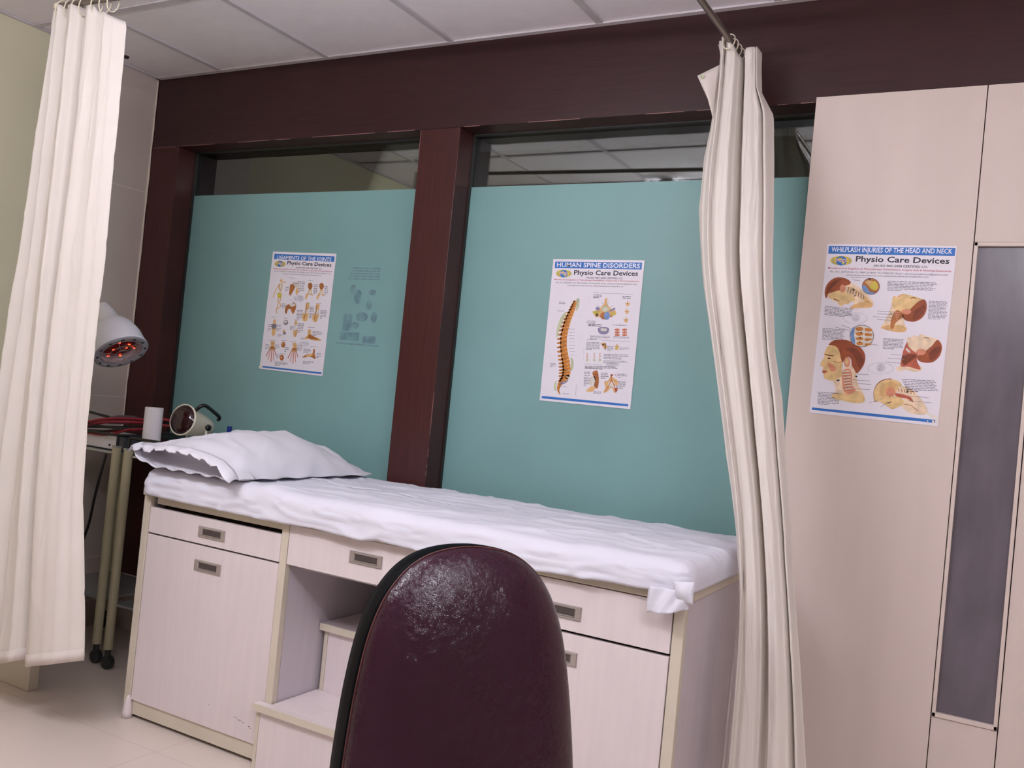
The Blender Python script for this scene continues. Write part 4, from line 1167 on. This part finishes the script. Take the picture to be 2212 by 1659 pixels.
# ---- poster 2: spine
p2 = Poster('HUMAN SPINE DISORDERS poster stuck on the frosted right window', (-1.330, 1.440), (.347, .507), 0.0, [(248, 90), (1160, 98), (1020, 1575), (115, 1487)], 2.9075)
letterhead(p2, 'HUMAN SPINE DISORDERS', (283, 165), (1112, 176), 42,
           [(267, 114), (1135, 120), (1130, 190), (262, 178)], [(137, 1443), (1000, 1525), (998, 1548), (135, 1467)], (352, 232, 78, 38),
           (453, 243), (1092, 252), 45, (577, 281), (943, 288), 18, (260, 297), (1105, 313), (275, 328), (1083, 342), (385, 354), (952, 366), 13)
it = []; A = lambda m, l, pts, s=True: it.append((m, l, pts, s))
it += para(305, 512, 365, 540, 2, .02); it += para(648, 418, 712, 428, 1); it += para(648, 440, 730, 480, 3, .03, m='p_ink'); it += para(940, 455, 1022, 485, 2, .03, m='p_ink')
it += para(600, 730, 740, 760, 2, .03, m='p_ink'); it += para(845, 738, 990, 750, 1, .03, m='p_ink'); it += para(618, 845, 820, 885, 4, .03); it += para(848, 855, 1015, 875, 2, .03)
it += para(585, 882, 690, 892, 1, .02, m='p_ink'); it += para(580, 910, 720, 995, 7, .02); it += para(790, 950, 850, 1000, 5, .02); it += para(910, 965, 1010, 990, 3, .03)
it += para(755, 1028, 1015, 1056, 2, .03); it += para(752, 1060, 952, 1084, 2, .03); it += para(750, 1092, 995, 1124, 3, .03); it += para(565, 1145, 905, 1180, 3, .04, m='p_ink')
it += para(560, 1205, 615, 1350, 9, .02); it += para(725, 1215, 800, 1280, 4, .02); it += para(895, 1225, 985, 1270, 3, .02); it += para(880, 1300, 980, 1380, 4, .03); it += para(652, 1400, 730, 1425, 2, .03)
for k in range(9): it += para(400 + 2 * k, 780 + 32 * k, 462, 788 + 32 * k, 1, .02)
it += para(222, 1120, 275, 1165, 4, .02); it += para(290, 600, 370, 610, 1, .05); it += para(320, 1350, 388, 1360, 1, .03); it += para(345, 1420, 405, 1430, 1, .03)
for a, b in (((720, 425), (1042, 436)), ((700, 890), (1018, 908)), ((565, 1125), (740, 1138)), ((480, 1330), (474, 1440))): A('p_grey', 2, strip([a, b], 2.5), False)
p2.shapes('caption_text', it); it = []
# spine column
cl = [(470, 505), (452, 560), (425, 620), (395, 690), (370, 770), (352, 860), (350, 950), (362, 1040), (378, 1120), (385, 1190), (372, 1250), (335, 1300), (305, 1345), (300, 1390), (318, 1430)]
wd = [30, 44, 54, 60, 64, 66, 68, 72, 78, 82, 74, 52, 34, 20, 6]
A('p_green', 1, strip([(372, 620), (330, 690), (300, 780), (285, 860)], [20, 34, 30, 10]), True); A('p_green', 1, strip([(495, 485), (490, 560), (480, 600)], [28, 24, 8]), True)
A('p_green', 1, strip([(430, 1065), (440, 1120), (432, 1190)], [16, 28, 12]), True); A('p_green', 1, strip([(278, 1300), (268, 1350), (272, 1390)], [10, 24, 14]), True)
for i in range(len(cl) - 1): A('p_spine', 2, strip([cl[i], cl[i + 1]], [wd[i], wd[i + 1]]), False)
tot = 24
for k in range(tot):
    q = k / tot * 11.2; i = int(q); f = q - i
    x = cl[i][0] + (cl[i + 1][0] - cl[i][0]) * f; y = cl[i][1] + (cl[i + 1][1] - cl[i][1]) * f; w_ = wd[i] + (wd[i + 1] - wd[i]) * f
    dx, dy = cl[i + 1][0] - cl[i][0], cl[i + 1][1] - cl[i][1]; l = math.hypot(dx, dy); nx, ny = dy / l, -dx / l
    A('p_brown', 3, ell(x - nx * w_ * .02, y, w_ * .16, 9, 8), False)
    A('p_bone', 4, strip([(x + nx * w_ * .05, y + ny * w_ * .05 + 13), (x + nx * w_ * .52, y + ny * w_ * .52 + 11)], 6), False)
    A('p_spine', 2, [(x - nx * w_ * .3, y - 10), (x - nx * w_ * .95, y + 2), (x - nx * w_ * .98, y + 12), (x - nx * w_ * .3, y + 14)], False)
    A('p_dark', 4, strip([(x - nx * w_ * .35, y + 14), (x - nx * w_ * .9, y + 14)], 4), False)
A('p_lilac', 3, [(330, 1310), (400, 1285), (370, 1320), (325, 1330)]); A('p_line', 2, ell(395, 1255, 24, 22, 10), False)
# vertebra seen from above
A('p_bone', 3, [(762, 475), (775, 480), (790, 474), (786, 530), (830, 580), (868, 600), (872, 640), (830, 640), (800, 670), (770, 690), (730, 670), (700, 660), (670, 660), (650, 610), (700, 590), (740, 545), (758, 520)])
A('p_brown', 4, ell(752, 650, 36, 36, 14), False); A('p_sky', 5, ell(785, 650, 30, 40, 16), False); A('p_green', 5, ell(768, 582, 38, 28, 16), False); A('p_line', 6, ell(768, 582, 22, 18, 14), False)
A('p_lilac', 5, ell(692, 578, 20, 18, 12), False); A('p_lilac', 5, [(810, 600), (862, 568), (864, 585), (818, 608)]); A('p_yellow', 4, [(636, 610), (690, 604), (712, 620), (680, 640)]); A('p_dark', 5, ell(686, 642, 14, 16, 10), False); A('p_yellow', 4, [(820, 625), (872, 620), (850, 648), (815, 650)]); A('p_muscle', 5, ell(825, 655, 12, 10, 8), False)
for cx, cy in ((990, 528), (982, 605), (974, 690)):
    A('p_bone', 3, [(cx - 3, cy - 28), (cx + 5, cy - 28), (cx + 8, cy - 8), (cx + 28, cy - 4), (cx + 16, cy + 10), (cx + 16, cy + 22), (cx - 12, cy + 24), (cx - 14, cy + 8), (cx - 28, cy - 2), (cx - 6, cy - 8)]); A('p_brown', 4, ell(cx + 1, cy - 1, 6, 5, 8), False)
# disc
A('p_lilac', 3, [(698, 770), (750, 762), (800, 770), (805, 800), (790, 825), (750, 835), (712, 825), (696, 800)]); A('p_line', 4, [(725, 775), (780, 775), (778, 800), (730, 800)])
for cx in (888, 962):
    for k in range(3): A('p_pink', 3, [(cx - 22, 780 + k * 26), (cx + 18, 778 + k * 26), (cx + 20, 796 + k * 26), (cx - 20, 798 + k * 26)]); A('p_muscle', 4, strip([(cx - 28, 786 + k * 26), (cx + 26, 792 + k * 26)], 4), False)
    A('p_muscle', 4, strip([(cx, 772), (cx - 2, 850)], 5), False)
for k in range(4): A('p_bone', 3, [(730 + k * 8, 920 + k * 14), (762 + k * 8, 915 + k * 12), (768 + k * 6, 930 + k * 12), (734 + k * 6, 940 + k * 12)]); A('p_dark', 4, ell(770, 930 + k * 16, 9, 6, 8), False)
A('p_bone', 3, [(880, 930), (890, 930), (893, 948), (915, 945), (900, 962), (898, 985), (870, 985), (868, 960), (852, 945), (876, 948)]); A('p_yellow', 4, ell(884, 970, 12, 12, 10), False)
for cx in (588, 658, 715):
    A('p_spine', 3, strip([(cx + 8, 1018), (cx - 6, 1035), (cx + 4, 1050), (cx - 4, 1068), (cx + 2, 1074)], 6), False); A('p_green', 2, ell(cx, 1090, 12, 14, 8), False)
A('p_mark', 1, ell(840, 1130, 70, 26), False); A('p_mark', 1, ell(625, 715, 50, 22), False)
A('p_brown', 3, [(640, 1215), (690, 1195), (706, 1290), (690, 1370), (655, 1340), (668, 1290)]); A('p_bone', 3, [(600, 1370), (640, 1345), (668, 1370), (640, 1400), (582, 1398)]); A('p_line', 3, [(620, 1260), (665, 1250), (668, 1290), (640, 1340), (610, 1320)])
for k in range(5): A('p_dark', 4, strip([(655, 1235 + k * 26), (700, 1232 + k * 26)], 3), False)
A('p_bone', 3, [(830, 1225), (845, 1260), (890, 1290), (895, 1330), (850, 1350), (885, 1400), (860, 1412), (830, 1360), (790, 1400), (750, 1410), (770, 1360), (760, 1300), (800, 1290)]); A('p_line', 4, [(800, 1310), (860, 1310), (850, 1350), (810, 1352)])
A('p_muscle', 5, strip([(832, 1230), (830, 1290), (800, 1350), (770, 1395)], 7), False); A('p_muscle', 5, strip([(832, 1290), (860, 1340), (870, 1400)], 7), False); A('p_muscle', 5, ell(880, 1380, 14, 22, 10), False); A('p_muscle', 5, strip([(820, 1240), (850, 1235)], 12), False)
it += [('p_red', 4, strip([(880 + 12 * math.cos(a), 1237 + 12 * math.sin(a)), (880 + 12 * math.cos(a + .6), 1237 + 12 * math.sin(a + .6))], 3), False) for a in (0, .6, 1.2, 1.8, 2.4, 3, 3.6, 4.2, 4.8, 5.4)]
for pts in ([(540, 590), (515, 640), (525, 695)], [(600, 450), (615, 490), (600, 540)], [(530, 840), (512, 880)], [(555, 950), (550, 1090)]): it += strokes(pts, 2.5, 'p_mark', 2)
for k in range(10):
    a = 2 * PI * k / 10; A('p_grey', 6, strip([(768 + 60 * math.cos(a), 600 + 60 * math.sin(a)), (768 + 105 * math.cos(a), 600 + 95 * math.sin(a))], 2), False)
p2.shapes('spine_drawing', it)

# ---- poster 1: ligaments
p1 = Poster('LIGAMENTS OF THE JOINTS poster stuck on the frosted left window', (-2.684, 1.454), (.3515, .506), math.radians(1.0), [(245, 122), (950, 130), (800, 1505), (105, 1430)], 2.9075)
letterhead(p1, 'LIGAMENTS OF THE JOINTS', (288, 203), (892, 216), 38,
           [(262, 146), (930, 160), (925, 222), (258, 207)], [(125, 1397), (792, 1463), (788, 1483), (120, 1415)], (325, 258, 62, 35),
           (403, 262), (893, 277), 38, (498, 304), (785, 310), 15, (250, 318), (905, 338), (260, 345), (882, 362), (350, 372), (787, 386), 12)
it = []; A = lambda m, l, pts, s=True: it.append((m, l, pts, s))
for a in ((425, 412, 480, 422, 1), (640, 434, 690, 442, 1), (425, 660, 455, 668, 1), (610, 685, 655, 694, 1), (730, 690, 785, 700, 1), (230, 852, 292, 862, 1), (368, 860, 420, 870, 1), (482, 880, 535, 890, 1), (640, 960, 708, 970, 1), (210, 1110, 278, 1120, 1), (345, 1112, 405, 1122, 1), (445, 1124, 515, 1134, 1), (665, 1174, 740, 1184, 1), (328, 1260, 385, 1270, 1),
          (520, 450, 600, 580, 7), (385, 515, 425, 570, 3), (700, 480, 745, 600, 6), (820, 500, 862, 610, 5), (345, 700, 390, 760, 4), (515, 770, 580, 880, 7), (655, 730, 705, 870, 8), (775, 770, 845, 870, 6), (198, 935, 235, 1015, 4), (285, 940, 338, 1010, 4), (440, 950, 480, 1000, 3), (525, 920, 590, 1030, 6), (300, 1040, 350, 1075, 3), (690, 1005, 795, 1060, 4), (170, 1160, 215, 1215, 4), (275, 1160, 320, 1215, 4), (380, 1190, 430, 1250, 3), (510, 1165, 580, 1230, 4), (590, 1200, 670, 1250, 4), (735, 1250, 790, 1310, 4), (582, 1340, 705, 1375, 3), (272, 1350, 415, 1400, 4), (560, 1080, 610, 1100, 2), (290, 1270, 325, 1320, 3)):
    it += para(*a, .03, m='p_grey')
p1.shapes('caption_text', it); it = []
A('p_mark', 1, ell(535, 640, 62, 36), False); A('p_mark', 1, ell(590, 1150, 60, 30), False)
# skeleton figure
A('p_bone', 3, ell(340, 445, 15, 18, 12), False); A('p_bone', 3, [(322, 480), (352, 480), (348, 540), (330, 560), (312, 540), (310, 500)]); A('p_line', 4, [(325, 490), (345, 490), (342, 540), (322, 545)])
A('p_yellow', 3, [(300, 585), (342, 590), (340, 630), (318, 642), (298, 625)])
for a in ([(350, 460), (375, 470), (392, 450)], [(318, 490), (285, 540), (265, 590), (252, 640)], [(330, 560), (322, 590)], [(305, 635), (308, 700), (290, 760), (285, 800), (300, 812)], [(335, 635), (322, 690), (335, 730), (300, 760)]): it += strokes(a, 9, 'p_bone', 3)
# shoulder, hips
A('p_brown', 3, [(440, 490), (480, 480), (492, 520), (460, 580), (440, 612), (428, 590), (434, 530)]); A('p_line', 4, [(470, 465), (530, 462), (540, 500), (520, 530), (490, 510)]); A('p_bone', 3, [(505, 530), (528, 530), (522, 590), (500, 590)]); A('p_grey', 5, strip([(475, 468), (530, 475)], 8), False)
for cx in (660, 787):
    A('p_brown', 3, ell(cx, 497, 26, 36, 16), False); A('p_bone', 3, [(cx - 15, 530), (cx + 12, 530), (cx + 20, 580), (cx + 30, 610), (cx + 5, 600), (cx - 20, 600), (cx - 40, 650), (cx - 54, 640), (cx - 48, 600), (cx - 22, 570)])
    A('p_line', 4, [(cx - 12, 555), (cx + 14, 560), (cx + 10, 590), (cx - 14, 588)])
A('p_brown', 3, [(400, 720), (450, 700), (502, 700), (500, 760), (470, 815), (440, 760), (415, 770), (398, 815), (382, 800), (385, 750)]); A('p_line', 4, [(430, 705), (480, 695), (500, 720), (450, 735)]); A('p_dark', 5, ell(478, 692, 10, 6, 8), False)
for cx, cy in ((625, 760), (738, 765)):
    A('p_bone', 3, [(cx - 8, cy - 65), (cx + 26, cy - 62), (cx + 18, cy + 10), (cx + 22, cy + 50), (cx - 2, cy + 130), (cx - 46, cy + 125), (cx - 50, cy + 60), (cx - 20, cy + 10)]); A('p_line', 4, [(cx - 15, cy + 5), (cx + 15, cy + 5), (cx + 18, cy + 45), (cx - 35, cy + 50)]); A('p_brown', 5, strip([(cx - 5, cy - 50), (cx - 10, cy + 20), (cx - 30, cy + 110)], 8), False)
for cx, cy, mm in ((262, 950, 'p_grey'), (500, 960, 'p_mark')):
    A('p_bone', 3, [(cx - 5, cy - 65), (cx + 18, cy - 65), (cx + 18, cy - 20), (cx + 26, cy + 10), (cx + 10, cy + 100), (cx - 20, cy + 105), (cx - 24, cy + 20), (cx - 12, cy - 20)]); A(mm, 4, [(cx - 24, cy - 15), (cx + 20, cy - 20), (cx + 22, cy + 20), (cx - 10, cy + 40), (cx - 26, cy + 15)])
A('p_grey', 3, ell(392, 912, 26, 30, 14), False); A('p_line', 4, ell(388, 905, 16, 14, 12), False); A('p_bone', 3, ell(372, 1010, 14, 20, 10), False); A('p_grey', 4, ell(378, 1032, 18, 16, 10), False)
A('p_brown', 3, ell(365, 1160, 24, 32, 14), False); A('p_bone', 4, ell(358, 1148, 10, 12, 8), False); A('p_brown', 3, ell(350, 1305, 24, 34, 14), False); A('p_pink', 4, ell(345, 1300, 12, 16, 8), False)
# hands
for cx, cy in ((238, 1200), (480, 1215)):
    A('p_bone', 3, [(cx - 10, cy - 75), (cx + 32, cy - 70), (cx + 30, cy - 20), (cx + 36, cy + 20), (cx - 30, cy + 15), (cx - 8, cy - 20)]); A('p_brown', 4, [(cx - 8, cy - 18), (cx + 28, cy - 15), (cx + 30, cy + 5), (cx - 20, cy + 2)])
    for k, (ex, ey) in enumerate(((-62, 95), (-40, 135), (-8, 155), (22, 140), (48, 85))):
        it += strokes([(cx - 24 + k * 14, cy + 15), (cx - 24 + k * 14 + (ex + 24 - k * 14) * .5, cy + 15 + (ey - 15) * .5), (cx + ex, cy + ey)], 8, 'p_pink' if k % 2 else 'p_muscle', 3)
# feet
A('p_bone', 3, [(640, 990), (670, 990), (675, 1040), (720, 1070), (780, 1095), (775, 1110), (700, 1108), (640, 1090), (610, 1100), (605, 1075), (635, 1050)]); A('p_brown', 4, [(650, 1040), (700, 1060), (760, 1095), (700, 1095), (640, 1080)])
A('p_brown', 3, [(700, 1205), (716, 1210), (714, 1260), (726, 1300), (712, 1315), (690, 1300), (650, 1290), (588, 1302), (584, 1290), (640, 1260), (690, 1250)]); A('p_bone', 4, [(640, 1265), (690, 1255), (680, 1280), (620, 1290)])
p1.shapes('joint_drawing', it)
it = [('glint', 5, ell(118, 1410, 24, 16, 6), False)]
p1.shapes('glint_patch', it)  # painted lamp reflection at the lower left corner

# faded print of another poster showing on the frosted glass
gp = glass = None
m_f, nt, bs_, out = base_mat('faded_print')
N_, L_ = nt.nodes, nt.links
tr = N_.new('ShaderNodeBsdfTransparent'); mx = N_.new('ShaderNodeMixShader')
nz = N_.new('ShaderNodeTexNoise'); nz.inputs['Scale'].default_value = 30
tcn = N_.new('ShaderNodeTexCoord'); L_.new(tcn.outputs['Object'], nz.inputs['Vector'])
mp_ = N_.new('ShaderNodeMapRange'); mp_.inputs[1].default_value = .35; mp_.inputs[2].default_value = .65; mp_.inputs[3].default_value = .10; mp_.inputs[4].default_value = .45
L_.new(nz.outputs['Fac'], mp_.inputs[0]); L_.new(mp_.outputs[0], mx.inputs[0])
bs_.inputs['Base Color'].default_value = RGB(112, 146, 172); bs_.inputs['Roughness'].default_value = .5
L_.new(tr.outputs[0], mx.inputs[1]); L_.new(bs_.outputs[0], mx.inputs[2]); L_.new(mx.outputs[0], out.inputs['Surface'])
M['faded'] = m_f
fp = thing('faded_print', 'faint bluish ghost of an old poster on the left window beside the ligaments poster', 'print', (-2.36, 2.9082, 1.27))
b = MB()
def q2(x0, x1, z0, z1): b.add([(x0, 2.9079, z0), (x1, 2.9079, z0), (x1, 2.9079, z1), (x0, 2.9079, z1)], [(0, 1, 2, 3)])
q2(-2.445, -2.345, 1.353, 1.385); q2(-2.325, -2.262, 1.345, 1.375)
q2(-2.435, -2.39, 1.39, 1.46); q2(-2.46, -2.245, 1.335, 1.341)
for k in range(5): q2(-2.43 + .004 * k, -2.27, 1.60 + k * .011, 1.605 + k * .011)
for cx, cz, r1, r2 in ((-2.37, 1.53, .02, .03), (-2.31, 1.50, .015, .02), (-2.34, 1.45, .03, .02), (-2.28, 1.45, .016, .022), (-2.40, 1.56, .014, .02), (-2.30, 1.55, .02, .012), (-2.37, 1.415, .02, .014)):
    b.add([(x, 2.9079, z) for x, z in ell(cx, cz, r1, r2, 14)], [tuple(range(14))])
b.build('ghost_print', m_f, fp, recalc=False)
